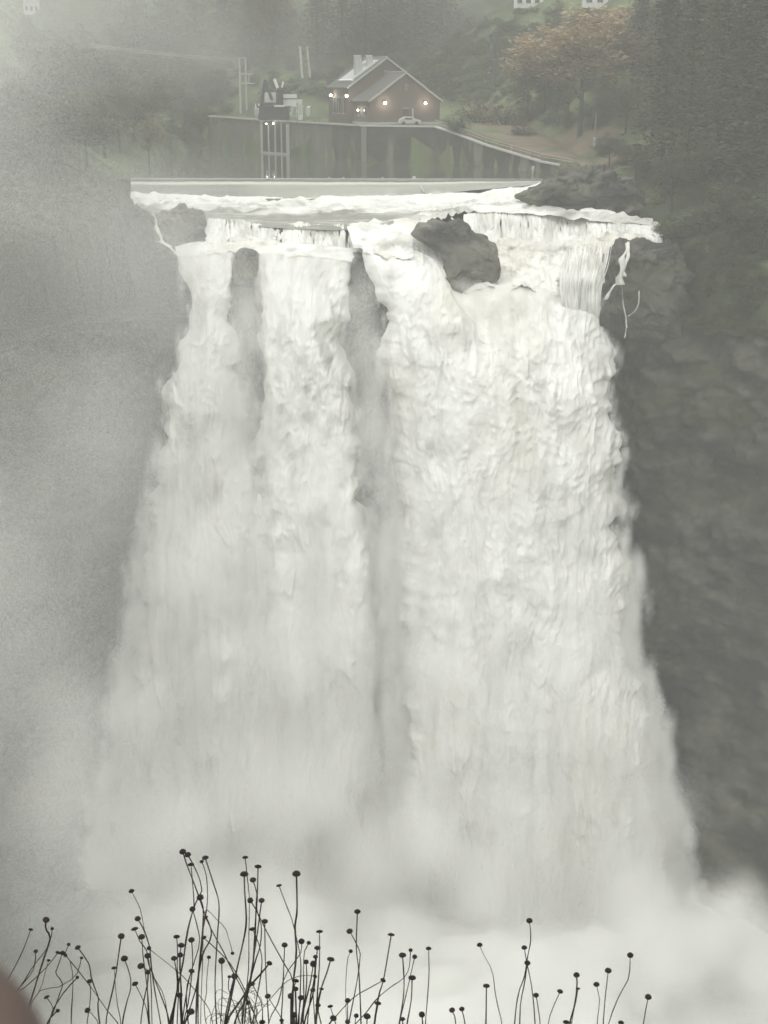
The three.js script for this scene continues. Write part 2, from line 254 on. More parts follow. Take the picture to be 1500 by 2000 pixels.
// ------------------------------------------------------------------ falling water
function comets(u, v, su, sv, sd) { // clumps of water with rounded falling tips and trailing tails
  const gx = u / su, gy = v / sv, ix = Math.floor(gx), iy = Math.floor(gy); let best = 0;
  for (let i = -1; i <= 1; i++) for (let j = -1; j <= 2; j++) {
    const cx = ix + i, cy = iy + j, tx = cx + h3(cx, cy, sd), ty = cy + h3(cx, cy, sd + 1), w = 0.35 + 0.4 * h3(cx, cy, sd + 2), L = 0.9 + 0.9 * h3(cx, cy, sd + 3);
    const t = (gx - tx) / w; if (t > 1 || t < -1) continue;
    const s = ty - gy, p = s - 0.3 * t * t; if (p <= 0 || s > L) continue;
    const h = Math.min(1, p / 0.14) * (1 - s / L) * (1 - t * t) * (0.5 + 0.5 * h3(cx, cy, sd + 4)); if (h > best) best = h;
  }
  return best;
}
function curtain(o) {
  const nu = o.nu, nv = o.nv, lip = loftFn([o.lip, o.lip]);
  const base = (u, v) => {
    const l = lip(u, 0), y = lerp(l.y, -88, v), hgt = l.y - y, z = l.z + o.throw * Math.sqrt(hgt);
    const [a, b] = piece(o.edges, pyOf(y, z)), xa = xOf(a, y, z), xb = xOf(b, y, z), x0 = lerp(xa, xb, u), k = sstep(hgt, 0, 7);
    const rag = (Math.abs(u - 0.5) * 2) ** 6 * Math.sign(u - 0.5) * (fbm(y * 0.35, u > 0.5 ? 3 : 8, o.seed, 4) * 2.2 + comets(u * 3, -y, 2, 4, o.seed) * 1.2) * Math.min(1, hgt / 6);
    const e = 2 * u - 1; return [V(lerp(l.x, x0, k) + rag, y, z + (1 - Math.pow(Math.abs(e), 4)) * o.bulge * sstep(hgt, 0, 12) - Math.pow(Math.abs(e), 14) * 1.5), hgt];
  };
  const info = new Float32Array((nu + 1) * (nv + 1));
  const g = gridGeo(nu, nv, (u, v, i, j) => {
    const vv = Math.pow(v, 1.12), [p, hgt] = base(u, vv), f = hgt / 80, big = sstep(hgt, 1, 14);
    const wx = p.x + fbm(p.x * 0.15, p.y * 0.1, o.seed, 3) * 2.2, wy = -p.y + fbm(p.x * 0.22 + 5, p.y * 0.1, o.seed, 3) * 3;
    const c1 = comets(wx, wy, 3.8, 12, o.seed), c2 = comets(wx + c1, wy, 1.7, 7, o.seed + 20), c3 = comets(wx, wy + c2, 0.8, 3.2, o.seed + 40);
    const b = billow(wx * 0.38, wy * 0.24, o.seed, 5), fine = billow(wx * 1.5, wy * 0.9, o.seed + 3, 3);
    const roll = Math.max(0, 1 - f * 1.6), streak = fbm(wx * 1.6, wy * 0.1, o.seed + 8, 4), d = big * (c1 * 0.85 + c2 * 0.4 + c3 * 0.2) * (0.6 + 0.5 * f) + streak * 0.55 * big + (b * 0.72 * (0.55 + 0.45 * roll) + fine * (0.16 + 0.16 * roll)) * (0.45 + 0.55 * sstep(hgt, 0, 5));
    info[j * (nu + 1) + i] = c1 * 0.6 + c2 * 0.5 + b * 0.5;
    p.z += d; p.x += fine * 0.12 + fbm(p.x, p.y * 0.6, o.seed, 2) * 0.2; p.y -= big * c1 * 0.6; return p;
  });
  { // foam scatters light inside itself, so its shading is softer than its surface
    const N = g.attributes.normal.array, w = nu + 1; for (let r = 0; r < 2; r++) { const S = N.slice(); for (let j = 1; j < nv; j++) for (let i = 1; i < nu; i++) for (let c = 0; c < 3; c++) { const k = (j * w + i) * 3 + c; N[k] = (S[k] * 2 + S[k - 3] + S[k + 3] + S[k - 3 * w] + S[k + 3 * w]) / 6; } }
    for (let k = 0; k < N.length; k += 3) { const l = Math.hypot(N[k], N[k + 1], N[k + 2]); N[k] /= l; N[k + 1] /= l; N[k + 2] /= l; }
  }
  const col = new Float32Array(info.length * 3), pos = g.attributes.position;
  for (let k = 0; k < info.length; k++) { const x = pos.getX(k), y = pos.getY(k), t = clamp((fbm(x * 0.12, y * 0.05, o.seed + 5, 3) * 0.9 + 0.22 - info[k] * 0.3) * o.tan, 0, 0.75); const thin = o.thin * sstep(fbm(x * 0.55 + fbm(x * 0.2, y * 0.2, 4, 2) * 2, y * 0.3, o.seed + 9, 4) - info[k] * 0.25, 0.02, 0.34) * sstep(y, -62, -6); const mo = fbm(x * 0.42 + fbm(x * 0.2, y * 0.2, 2, 2) * 1.6, y * 0.3, o.seed + 21, 5), st = 1 - 0.3 * clamp(mo * 1.3 + 0.05, 0, 0.8) - 0.18 * clamp(fbm(x * 1.1 + fbm(x * 0.3, y * 0.2, 1, 2), y * 0.07, o.seed + 14, 4) + 0.1, 0, 0.6); col.set([lerp(lerp(0.92 * st, 0.7, t), 0.4, thin), lerp(lerp(0.92 * st, 0.675, t), 0.4, thin), lerp(lerp(0.895 * st, 0.58, t), 0.36, thin)], k * 3); }
  g.setAttribute('color', new THREE.BufferAttribute(col, 3));
  return { g, base };
}
const falls = {
  a: { lip: [[345, 497, -9.6], [400, 495, -9], [460, 492, -9]], edges: [[490, 372, 458], [560, 372, 452], [640, 362, 444], [720, 330, 444], [800, 332, 462], [900, 318, 505], [1000, 300, 540], [1100, 280, 560], [1200, 272, 570], [1300, 262, 575], [1400, 252, 580], [1500, 232, 585], [1600, 214, 590], [1800, 200, 590]], throw: 1.25, bulge: 1.6, seed: 11, tan: 0.25, thin: 0.45, nu: 150, nv: 580 },
  b: { lip: [[499, 491, -8.6], [600, 500, -8.4], [684, 508, -8.4]], edges: [[490, 500, 682], [600, 500, 668], [700, 500, 672], [800, 510, 681], [900, 470, 697], [1000, 470, 712], [1100, 475, 724], [1250, 480, 739], [1400, 490, 746], [1600, 500, 765], [1800, 520, 790]], throw: 1.25, bulge: 1.2, seed: 37, tan: 0.35, thin: 0.75, nu: 200, nv: 580 },
  c: { lip: [[708, 484, -8], [760, 500, -7], [810, 505, -6.6], [862, 528, -6.4], [890, 566, -6.2], [975, 556, -6.2], [1050, 562, -6.2], [1130, 580, -6.2], [1184, 606, -6.4]], edges: [[490, 714, 1190], [600, 744, 1186], [650, 751, 1184], [690, 754, 1194], [760, 758, 1196], [850, 762, 1190], [900, 765, 1208], [960, 766, 1198], [1050, 772, 1212], [1150, 778, 1222], [1250, 783, 1232], [1400, 790, 1258], [1600, 790, 1292], [1800, 770, 1316]], throw: 1.5, bulge: 3.2, seed: 71, tan: 1, thin: 0.3, nu: 370, nv: 640 },
};
const bases = {};
const fallLabels = { a: 'narrow leftmost waterfall curtain half lost in spray', b: 'middle waterfall curtain between the rock tooth and the wide dark gap', c: 'widest and brightest waterfall curtain, right of the dark gap' };
for (const k of 'abc') { const { g, base } = curtain(falls[k]); bases[k] = base; solo('waterfall', g, M.foam, fallLabels[k], 'waterfall'); }
// chutes that carry the river from the ledges to the lip
const froth = (amp, ts) => [(p) => { p.y += (billow(p.x * 0.4, p.z * 0.5 + p.y * 0.3, 2, 4)) * amp; p.z += billow(p.x * 0.7, p.y * 0.6, 7, 4) * amp * 1.2; return p; }, (p) => waterTone(clamp(0.92 + fbm(p.x * 0.5, p.y * 0.6, p.z * 0.4, 4) * 0.9, 0.45, 1), clamp(ts + fbm(p.x * 0.25, p.y * 0.3, 3, 3) * 0.8, 0, 0.6))];
function chute(label, lines, nu, nv, amp, ts) { const f = loftFn(lines), [d, c] = froth(amp, ts); solo('river_chute', gridGeo(nu, nv, (u, v) => { const p = f(u, v), k = Math.min(1, 5 * u, 5 * (1 - u)) * 0.8 + 0.2; const q = d(p.clone()); return p.lerp(q, k); }, (p) => c(p)), M.foam, label, 'white water', null, null); }
chute('flat white shelf of water behind the two left falls', [[[340, 478, -15.4], [400, 476, -14.6], [460, 474, -14.2], [560, 478, -13.8], [700, 488, -12.6]], [[345, 497, -9.6], [460, 492, -9], [560, 497, -8.6], [688, 508, -8.4]], [[347, 502, -9.1], [460, 497, -8.5], [560, 502, -8.1], [687, 513, -7.9]]], 220, 70, 0.6, 0.05);
chute('steep frothing chute left of the big boulder', [[[676, 441, -16.6], [720, 436, -18], [780, 430, -19.5], [850, 424, -21]], [[684, 462, -13], [726, 460, -13.5], [780, 458, -14], [850, 450, -15]], [[690, 486, -10], [740, 485, -10], [800, 486, -10], [862, 490, -10]], [[708, 486, -8], [760, 502, -7], [810, 507, -6.6], [880, 540, -6.3]], [[710, 494, -7.4], [760, 510, -6.4], [810, 515, -6], [882, 550, -5.7]]], 150, 100, 0.8, 0.2);
chute('broad frothing chute right of the big boulder', [[[880, 424, -24], [940, 462, -22], [1000, 472, -22.2], [1100, 470, -20.8], [1190, 462, -17], [1262, 460, -14]], [[900, 480, -16], [960, 500, -16], [1030, 510, -16], [1110, 510, -15], [1180, 510, -13]], [[880, 572, -6.2], [975, 558, -6.2], [1050, 564, -6.2], [1130, 582, -6.2], [1184, 606, -6.4]], [[882, 580, -5.6], [975, 567, -5.6], [1050, 573, -5.6], [1130, 591, -5.6], [1184, 615, -5.9]]], 200, 140, 1, 0.25);

// thin ropes of water over the ledges
function strand(list, path, w, sd, dim = 0) { // path of Vector3, a half-round ribbon that frays downwards
  const c = new THREE.CatmullRomCurve3(path), n = 26, m = 5;
  list.push(gridGeo(m, n, (u, v) => {
    const p = c.getPoint(v), a = Math.PI * u, ww = w * (0.55 + 0.75 * v) * (0.7 + 0.5 * noise(v * 7, sd)); p.x += noise(v * 5, sd + 9) * w * 0.6;
    return V(p.x - Math.cos(a) * ww, p.y + noise(v * 9, u * 3, sd) * 0.05, p.z + Math.sin(a) * ww * 0.7);
  }, (p, u, v) => waterTone(clamp(0.78 - dim + noise(p.x * 5, p.y * 0.9, sd) * 0.35 + noise(p.x * 0.8, p.y * 0.7, 5) * 0.3, 0.3, 1), 0.04)));
}
function cascade(label, f, n, u0, u1, wMin, wMax, off, gap) {
  const list = [];
  for (let i = 0; i < n; i++) {
    const u = lerp(u0, u1, (i + rnd()) / n); if (gap && gap(u)) continue;
    const pts = []; const e = rr(0.48, 0.64), s = rr(-0.01, 0.01), v0 = rr(0, 0.04); for (let k = 0; k <= 5; k++) { const v = v0 + (e - v0) * k / 5, p = f(clamp(u + s * k / 5, 0, 1), v); p.z += off + 0.5 * Math.sin(Math.PI * Math.min(1, k / 5)) + 1.1 * noise(p.x * 0.42, 7) * Math.sin(Math.PI * Math.min(1, k / 4)); p.y += (0.25 + 0.35 * noise(p.x * 0.36, 2)) * (1 - k / 5); pts.push(p); }
    strand(list, pts, rr(wMin, wMax), i * 1.7);
  }
  solo('cascade', merge(list), M.foam, label, 'cascade');
}
cascade('lacy cascade over the rock step behind the left falls', ledgeL, 230, 0.22, 0.99, 0.1, 0.5, 0.55, (u) => rnd() < 0.6 * sstep(noise(u * 14, 3), 0.05, 0.35));
cascade('lacy cascade over the rock step at the right end of the river', ledgeR, 290, 0.06, 0.99, 0.1, 0.55, 0.6, (u) => (u > 0.27 && u < 0.44 && rnd() < 0.6) || (u > 0.5 && u < 0.6 && rnd() < 0.35));
{
  const mk = (label, paths) => { const list = []; paths.forEach(([w, ...p], i) => strand(list, p.map((a) => at(...a)), w, i * 3.1 + 50, label.includes('trickle') ? 0.35 : label.includes('spill') ? 0.15 : 0)); solo('cascade', merge(list), M.foam, label, 'cascade'); };
  mk('short white spill down the rock at the left end of the crest', [[0.28, [297, 414, -15], [306, 440, -13.4], [314, 465, -13], [330, 482, -12]], [0.2, [310, 470, -12.6], [335, 487, -11.6], [352, 500, -10]], [0.3, [352, 494, -10], [362, 520, -8.6], [374, 560, -7.6]]]);
  const fan = []; for (let i = 0; i < 26; i++) { const t = i / 26; fan.push([rr(0.1, 0.34), [1108 + 92 * t + rr(-3, 3), 482 - 8 * t + rr(-4, 4), -7], [1100 + 90 * t, 520, -4.4], [1096 + 82 * t, 560, -3.8], [1100 + 74 * t, 605, -4.2], [1104 + 66 * t, 650, -6]]); }
  mk('silky fan of water sliding over rock at the right lip', fan);
  mk('separate narrow white spill on the dark block right of the biggest fall', [[0.42, [1222, 474, -3.6], [1218, 500, -2.6], [1214, 530, -2.2], [1208, 556, -2]], [0.3, [1230, 472, -3.6], [1222, 510, -2.6], [1216, 540, -2.2]], [0.2, [1212, 548, -2.2], [1196, 562, -2], [1182, 585, -2]]]);
  mk('thin forked trickle on the cliff right of the biggest fall', [[0.06, [1214, 556, -1.8], [1217, 590, -1.2], [1222, 620, -1], [1224, 640, -0.9]], [0.1, [1249, 568, -1.4], [1247, 590, -1], [1240, 608, -0.9], [1226, 618, -0.8]], [0.06, [1224, 615, -0.9], [1223, 640, -0.6], [1220, 660, -0.4]]]);
}
// ------------------------------------------------------------------ intake wall, powerhouse and yard beyond the river
{ // concrete intake wall with its gate bay
  const stain = noiseTex(512, 128, (u, v) => {
    const n = fbm(u * 60, v * 3, 1, 4), s = sstep(noise(u * 110, v * 1.2 + 3, 2) + 0.7 * noise(u * 31, v * 2, 7), 0.25, 0.85) * sstep(v, 0.95, 0.5), r = u > 0.4 ? s : s * 0.4, base = (u > 0.42 && u < 0.95 ? 0.3 : 0.42) + n * 0.07 + 0.05 * noise(u * 400, v * 90);
    return [base + r * 0.2, base * 0.99 + r * 0.2, base * 0.92 + r * 0.18];
  }, true);
  const conc = new THREE.MeshStandardMaterial({ map: stain, roughness: 0.95 });
  const w = thing('intake_wall', 'long dark concrete intake wall, stained with pale streaks, dropping to the right shore', 'retaining wall');
  const P = WALL, total = []; let len = 0; P.forEach((p, i) => { if (i) len += Math.hypot(p[0] - P[i - 1][0], p[1] - P[i - 1][1]); total.push(len); });
  const pos = [], uv = [], idx = [];
  P.forEach(([x, z, y], i) => { for (const [yy, dz] of [[2.5, 0], [y, 0], [y, -0.8], [2.5, -0.8]]) { pos.push(x, yy, z + dz); uv.push(total[i] / len, (yy - 2.5) / 10.5); } if (i) { const a = (i - 1) * 4, b = i * 4; for (let k = 0; k < 3; k++) idx.push(a + k, b + k, b + k + 1, a + k, b + k + 1, a + k + 1); } });
  const g = new THREE.BufferGeometry(); g.setAttribute('position', new THREE.Float32BufferAttribute(pos, 3)); g.setAttribute('uv', new THREE.Float32BufferAttribute(uv, 2)); g.setIndex(idx); g.computeVertexNormals();
  part('wall', g.toNonIndexed(), conc, w).geometry.computeVertexNormals();
  for (let i = 1; i < P.length; i++) { // coping, one stretch per straight run
    const a = V(P[i - 1][0], P[i - 1][2] + 0.16, P[i - 1][1] + 0.1), b = V(P[i][0], P[i][2] + 0.16, P[i][1] + 0.1), d = b.clone().sub(a), m = a.clone().add(b).multiplyScalar(0.5), c = new THREE.BoxGeometry(d.length() - 0.04, 0.3, 0.9);
    c.applyQuaternion(new THREE.Quaternion().setFromUnitVectors(V(1, 0, 0), d.normalize())); c.translate(m.x, m.y, m.z - 0.35); part('coping', c, i > 3 ? M.offwhite : M.trim, w);
  }
  const onWall = (px, dy = 0, out = 0.6) => { // a point on the wall's face under a given picture column
    for (let i = 1; i < P.length; i++) for (let t = 0; t <= 1; t += 0.02) { const x = lerp(P[i - 1][0], P[i][0], t), z = lerp(P[i - 1][1], P[i][1], t), y = lerp(P[i - 1][2], P[i][2], t); if (750 + F * x / depthOf(y, z) >= px) return V(x, y + dy, z + out); } return V(P[0][0], P[0][2], P[0][1]);
  };
  { const c = onWall(709, 0, 0.5); part('buttress', box(1, 10, 1.1, c.x, c.y - 5.1, c.z), std(0.2, 0.2, 0.18), w); }
  { // gate bay: dark slots between pale guide posts
    const a = onWall(514, 0, 0.55), b = onWall(560, 0, 0.55), m = a.clone().add(b).multiplyScalar(0.5), ry = Math.atan2(-(b.z - a.z), b.x - a.x), L = Math.hypot(b.x - a.x, b.z - a.z);
    part('gate_recess', box(L, 9.4, 0.5, 0, 0, 0, ry).translate(m.x, a.y - 5.2, m.z), M.dark, w);
    for (const px of [510, 524, 537, 549, 562]) { const p = onWall(px, 0, 1); part('guide_post', box(px === 510 || px === 562 ? 0.75 : 0.34, 9.8, 0.5, p.x, p.y - 4.9, p.z), M.trim, w); }
    part('crossbeam', box(L, 0.4, 0.35, 0, 0, 0, ry).translate(m.x, a.y - 6.6, m.z + 0.5), M.trim, w);
  }
  { // dark raking machine over the bay, with two work lamps
    const p = onWall(530, 0.3, 0.2), r = thing('trash_rake', 'dark raking machine with slanted frame standing over the gate bay', 'rake machine', p);
    part('base_frame', merge([box(6.4, 2.6, 2.6, 0.6, 1.3, -0.4), box(7.2, 0.3, 3, 0.6, 2.7, -0.4)]), M.dark, r);
    part('leaning_arm', merge([bar(V(-2.6, 0.2, 0.6), V(-1.3, 8.2, -1.4), 0.34), bar(V(-1.3, 8.2, -1.4), V(0.2, 4.2, 0.2), 0.3), bar(V(-2, 3.4, 0), V(0.4, 3.4, 0), 0.25)]), M.dark, r);
    part('winch', merge([box(1.3, 3.2, 1.2, 1.9, 4.4, 0), bar(V(1.3, 6.1, 0), V(2.6, 6.1, 0), 0.6, 12)]), M.dark, r);
    part('hose_boom', merge([bar(V(0.7, 8.4, -0.5), V(1.7, 5.8, 0), 0.36), bar(V(2.6, 7.9, -0.5), V(2.2, 5.8, 0), 0.2)]), M.white, r);
    part('hood', merge([box(2.4, 2.2, 1.6, -0.3, 4.6, -1.6), box(3.6, 0.8, 2, 3.6, 4.9, -1.6), box(2.8, 1.5, 1.6, 3.9, 3.5, -1.7)]), M.white, r);
    part('step', box(2.2, 0.35, 0.5, 1.8, 2.9, 1), M.white, r);
    for (const px of [520, 533.5]) { const q = onWall(px, 0, 1.4), e = at(px, 241, q.z).sub(p); lamp(r, e, 0.31, 22); }
  }
}
function lamp(parent, at_, r, power) { // a glowing work lamp and its light
  const m = part('lamp', new THREE.SphereGeometry(r *= 0.7, 14, 10), new THREE.MeshStandardMaterial({ color: 0xffffff, emissive: new THREE.Color(1, 0.97, 0.85), emissiveIntensity: 6 }), parent); m.position.copy(at_);
  part('bracket', box(r * 1.2, r * 0.5, r, 0, r * 0.9, -r * 1.1), M.dark, m);
  const l = new THREE.PointLight(new THREE.Color(1, 0.95, 0.8), power * 0.12); l.position.set(0, -0.05, r + 0.25); l.castShadow = true; l.shadow.radius = 10; m.add(l);
}
{ // brick powerhouse: tall rear block, lower gabled block in front
  const TH = 0.38, C = at(722, 243, -124); C.y = 12.3;
  const b = thing('powerhouse', 'red brick powerhouse with two steep gables, lit wall lamps and pale roof vents', 'building', C); b.rotation.y = TH;
  const local = (px, py, lx) => { // where the sight line meets the plane that stands at local z = lx
    const o = EYE.clone().sub(C).applyAxisAngle(V(0, 1, 0), -TH), d = ray(px, py).applyAxisAngle(V(0, 1, 0), -TH), t = (lx - o.z) / d.z; return o.addScaledVector(d, t);
  };
  const localX = (px, py, x) => { const o = EYE.clone().sub(C).applyAxisAngle(V(0, 1, 0), -TH), d = ray(px, py).applyAxisAngle(V(0, 1, 0), -TH), t = (x - o.x) / d.x; return o.addScaledVector(d, t); };
  const block = (x0, w, z0, L, eave, apex, wall, rf, names) => {
    const s = new THREE.Shape([[0, -1], [w, -1], [w, eave], [w / 2, apex], [0, eave]].map(([x, y]) => new THREE.Vector2(x, y)));
    part('wall', new THREE.ExtrudeGeometry(s, { depth: L, bevelEnabled: false }).translate(x0, 0, z0 - L), wall, b);
    const over = 0.55, rise = apex - eave, half = w / 2, sl = Math.hypot(half, rise), a = Math.atan2(rise, half), g = [];
    for (const sd of [-1, 1]) {
      const c = new THREE.BoxGeometry(sl + over, 0.28, L + 0.9); c.rotateZ(sd * -a); c.translate(x0 + half + sd * (half / 2 + Math.cos(a) * over / 2), eave + rise / 2 + 0.17 - Math.sin(a) * over / 2, z0 - L / 2 + 0.05); const roof = part('roof', c, rf, b);
      if (sd < 0) for (let k = 0; k < 14; k++) { const r = new THREE.BoxGeometry(sl + over - 0.1, 0.08, 0.07); r.rotateZ(a); r.translate(x0 + half - (half / 2 + Math.cos(a) * over / 2) , eave + rise / 2 + 0.34 - Math.sin(a) * over / 2, z0 - L - 0.3 + (L + 0.7) * (k + 0.5) / 14); part('seam', r, rf, roof); }
      const f = new THREE.BoxGeometry(sl + over, 0.34, 0.14); f.rotateZ(sd * -a); f.translate(x0 + half + sd * (half / 2 + Math.cos(a) * over / 2), eave + rise / 2 + 0.14 - Math.sin(a) * over / 2, z0 + 0.58); part('fascia', f, M.trim, b);
    }
    part('ridge_cap', box(0.5, 0.2, L + 1, x0 + half, apex + 0.36, z0 - L / 2), M.trim, b);
    part('gutter', box(0.24, 0.26, L + 0.9, x0 - 0.5, eave - 0.2, z0 - L / 2), M.dark, b);
  };
  block(0, 15.4, 0, 9.3, 4.7, 10, M.brick, M.roof);
  block(-1.1, 16.8, -9.3, 12, 7.3, 13, M.brick2, M.roof);
  // big pale roof light on the rear roof, two square stacks and round vents
  const a2 = Math.atan2(5.7, 8.4), onRoof = (x) => 7.3 + (x + 1.1) * 5.7 / 8.4;
  { const g = new THREE.BoxGeometry(7, 0.3, 7.6); g.rotateZ(a2); g.translate(3, onRoof(3) + 0.62, -13.8); const rl = part('roof_light', g, M.roofPale, b); const f = new THREE.BoxGeometry(0.5, 0.42, 8); f.rotateZ(a2); f.translate(0.1, onRoof(0.1) + 0.55, -13.8); part('frame', f, M.white, rl); for (let k = 0; k < 5; k++) { const h = new THREE.BoxGeometry(7, 0.1, 0.1); h.rotateZ(a2); h.translate(3, onRoof(3) + 0.82, -17 + k * 1.6); part('frame', h, M.white, rl); } }
  for (const [px, py0, py1, wd] of [[698, 107, 152, 1.15], [720.5, 107, 136, 1.0]]) {
    const p = local(px, py1, -11.5), top = local(px, py0, -11.5), h = top.y - p.y, s = part('roof_stack', merge([box(wd, h, wd, p.x, p.y + h / 2 - 0.3, p.z), box(wd * 0.5, h - 0.2, wd * 0.3, p.x + wd * 0.5, p.y + h / 2 - 0.3, p.z + 0.2)]), M.galv, b);
    part('skirt', merge([box(wd * 2, 0.35, wd * 1.8, p.x, p.y + 0.1, p.z), box(wd * 1.6, 1.2, wd * 1.5, p.x, p.y - 0.6, p.z)]), M.white, s); part('cap', box(wd * 1.15, 0.2, wd * 1.15, p.x, p.y + h - 0.18, p.z), M.white, s);
  }
  for (const [px, py] of [[711, 130], [731, 128]]) { const p = local(px, py, -14), g = new THREE.CylinderGeometry(0.8, 0.8, 1.3, 16); g.rotateX(Math.PI / 2); part('round_vent', merge([g.translate(p.x, p.y, p.z), box(1.6, 1.6, 1.2, p.x, p.y - 0.8, p.z)]), M.galv, b); }
  for (const [px, py, z] of [[754, 143, -9.3], [793, 170, 0]]) { const p = local(px, py, z), o = []; for (let k = 0; k < 5; k++) o.push(box(0.9, 0.12, 0.12, p.x, p.y - 0.6 + k * 0.3, z + 0.1)); const g = part('gable_vent', box(1.1, 1.8, 0.12, p.x, p.y, z + 0.02), M.dark, b); part('louvre', merge(o), M.trim, g); }
  // doors, windows, pipes
  for (const [px, py0, py1, w] of [[792, 212, 236, 1.1]]) { const p = local(px, py1, 0), q = local(px, py0, 0); const d = part('door', box(w, q.y - p.y, 0.1, p.x, (p.y + q.y) / 2, 0.06), M.darkwood, b); part('frame', box(w + 0.3, 0.15, 0.16, p.x, q.y + 0.07, 0.08), M.trim, d); }
  { const p = local(805, 236, 0), q = local(805, 212, 0); part('pipe', bar(V(p.x, p.y, 0.3), V(q.x, q.y, 0.3), 0.16), M.galv, b); }
  for (const z of [-2.4, -6]) { const w = part('window', box(0.1, 1.7, 1.3, -0.03, 2.6, z), M.glass, b); part('frame', merge([box(0.14, 0.12, 1.5, -0.06, 3.5, z), box(0.14, 0.12, 1.5, -0.06, 1.7, z), box(0.14, 1.7, 0.08, -0.06, 2.6, z)]), M.trim, w); }
  for (const z of [-12, -15, -18]) { const w = part('window', box(0.1, 3, 1.4, -1.13, 3.6, z), M.glass, b); part('frame', merge([box(0.14, 0.14, 1.7, -1.17, 5.2, z), box(0.14, 0.14, 1.7, -1.17, 2.05, z), box(0.14, 3, 0.08, -1.17, 3.6, z)]), M.trim, w); }
  part('plinth', merge([box(15.7, 0.7, 0.2, 7.7, 0.2, 0.1), box(0.2, 0.7, 9.4, -0.1, 0.2, -4.7)]), M.trim, b);
  lamp(b, local(752, 201, 0.5), 0.46, 90); lamp(b, local(831, 201.5, 0.5), 0.4, 70); lamp(b, localX(699, 215, -0.6), 0.3, 30); lamp(b, localX(646, 186, -1.9), 0.42, 60); lamp(b, localX(677, 187, -1.9), 0.44, 60);
}
const yard = (px, py, y = 12.4) => { const d = ray(px, py), t = (y - EYE.y) / d.y; return V(EYE.x + d.x * t, y, EYE.z + d.z * t); };
const topAt = (p, py) => at(750, py, p.z).y;
{ // tall pole pair left of the powerhouse, leaning a little
  for (const [px, tx, ty, label] of [[597, 586, 92, 'left one of two tall pale poles rising behind the yard equipment'], [614, 600, 92, 'right one of two tall pale poles, nearer the brick powerhouse']]) {
    const p = yard(px, 226), q = at(tx, ty, p.z - 3), t = thing('utility_pole', label, 'pole', p, 'tall poles behind the yard'), v = q.clone().sub(p);
    part('shaft', bar(V(0, -1, 0), v, 0.42, 10, 0.3), M.wood, t); part('cap', new THREE.CylinderGeometry(0.42, 0.42, 0.5, 10).translate(v.x, v.y, v.z), M.galv, t);
  }
  // H-frame with crossarms
  const a = yard(470.5, 226), b2 = yard(482.5, 226), t = thing('pole_frame', 'pale two-legged pole frame with crossarms at the left of the yard', 'pole frame', a), k = b2.clone().sub(a), h = topAt(a, 112) - 12.4;
  part('leg', bar(V(0, -1, 0), V(0, h, 0), 0.3, 8, 0.24), M.galv, t); part('leg', bar(V(k.x, -1, k.z), V(k.x, h * 0.98, k.z), 0.3, 8, 0.24), M.galv, t);
  const y1 = topAt(a, 144.5) - 12.4, y2 = topAt(a, 163) - 12.4, s = 0.112;
  part('crossarm', box(30 * s, 0.35, 0.3, 17 * s, y1, 0.3), M.galv, t); part('crossarm', box(32 * s, 0.3, 0.3, 18 * s, y2, 0.3), M.galv, t); part('strut', box(0.24, y1 - y2, 0.24, 21 * s, (y1 + y2) / 2, 0.3), M.galv, t);
  part('top_bar', box(14 * s, 0.3, 0.3, 7 * s, h - 0.2, 0), M.galv, t);
  const wires = []; for (let i = 0; i < 2; i++) wires.push(new THREE.TubeGeometry(new THREE.CatmullRomCurve3([V(0, h, 0), V(-6, h + 0.05, -1), V(-14, h + 0.6, -3), V(-40, h + 3.4, -9)].map((q) => q.clone().add(V(0, -i * 0.5, 0)))), 24, 0.07, 5));
  solo('power_line', merge(wires).translate(a.x, a.y, a.z), M.offwhite, 'thin pale power line running left from the pole frame', 'wire');
  // street lamp with pale shade
  const l = yard(503, 222), st = thing('yard_lamp', 'slim lamp post with pale dome shade beside the pole frame', 'lamp post', l), lh = topAt(l, 167) - 12.4;
  part('post', bar(V(0, -1, 0), V(0, lh, 0), 0.16, 8, 0.12), M.galv, st); part('lamp_shade', new THREE.SphereGeometry(0.62, 16, 8, 0, 6.3, 0, 1.6).scale(1, 0.6, 1).translate(-0.2, lh, 0.2), M.white, st); part('arm', bar(V(0, lh, 0), V(-0.3, lh + 0.1, 0.2), 0.1), M.galv, st);
  const l2 = yard(581, 222), s2 = thing('yard_lamp', 'slim dark lamp post with a small pale head left of the tall poles', 'lamp post', l2), h2 = topAt(l2, 169) - 12.4;
  part('post', bar(V(0, -1, 0), V(0, h2, 0), 0.12), M.darkwood, s2); part('lamp_head', new THREE.SphereGeometry(0.34, 12, 8).translate(0, h2, 0.2), M.white, s2);
}
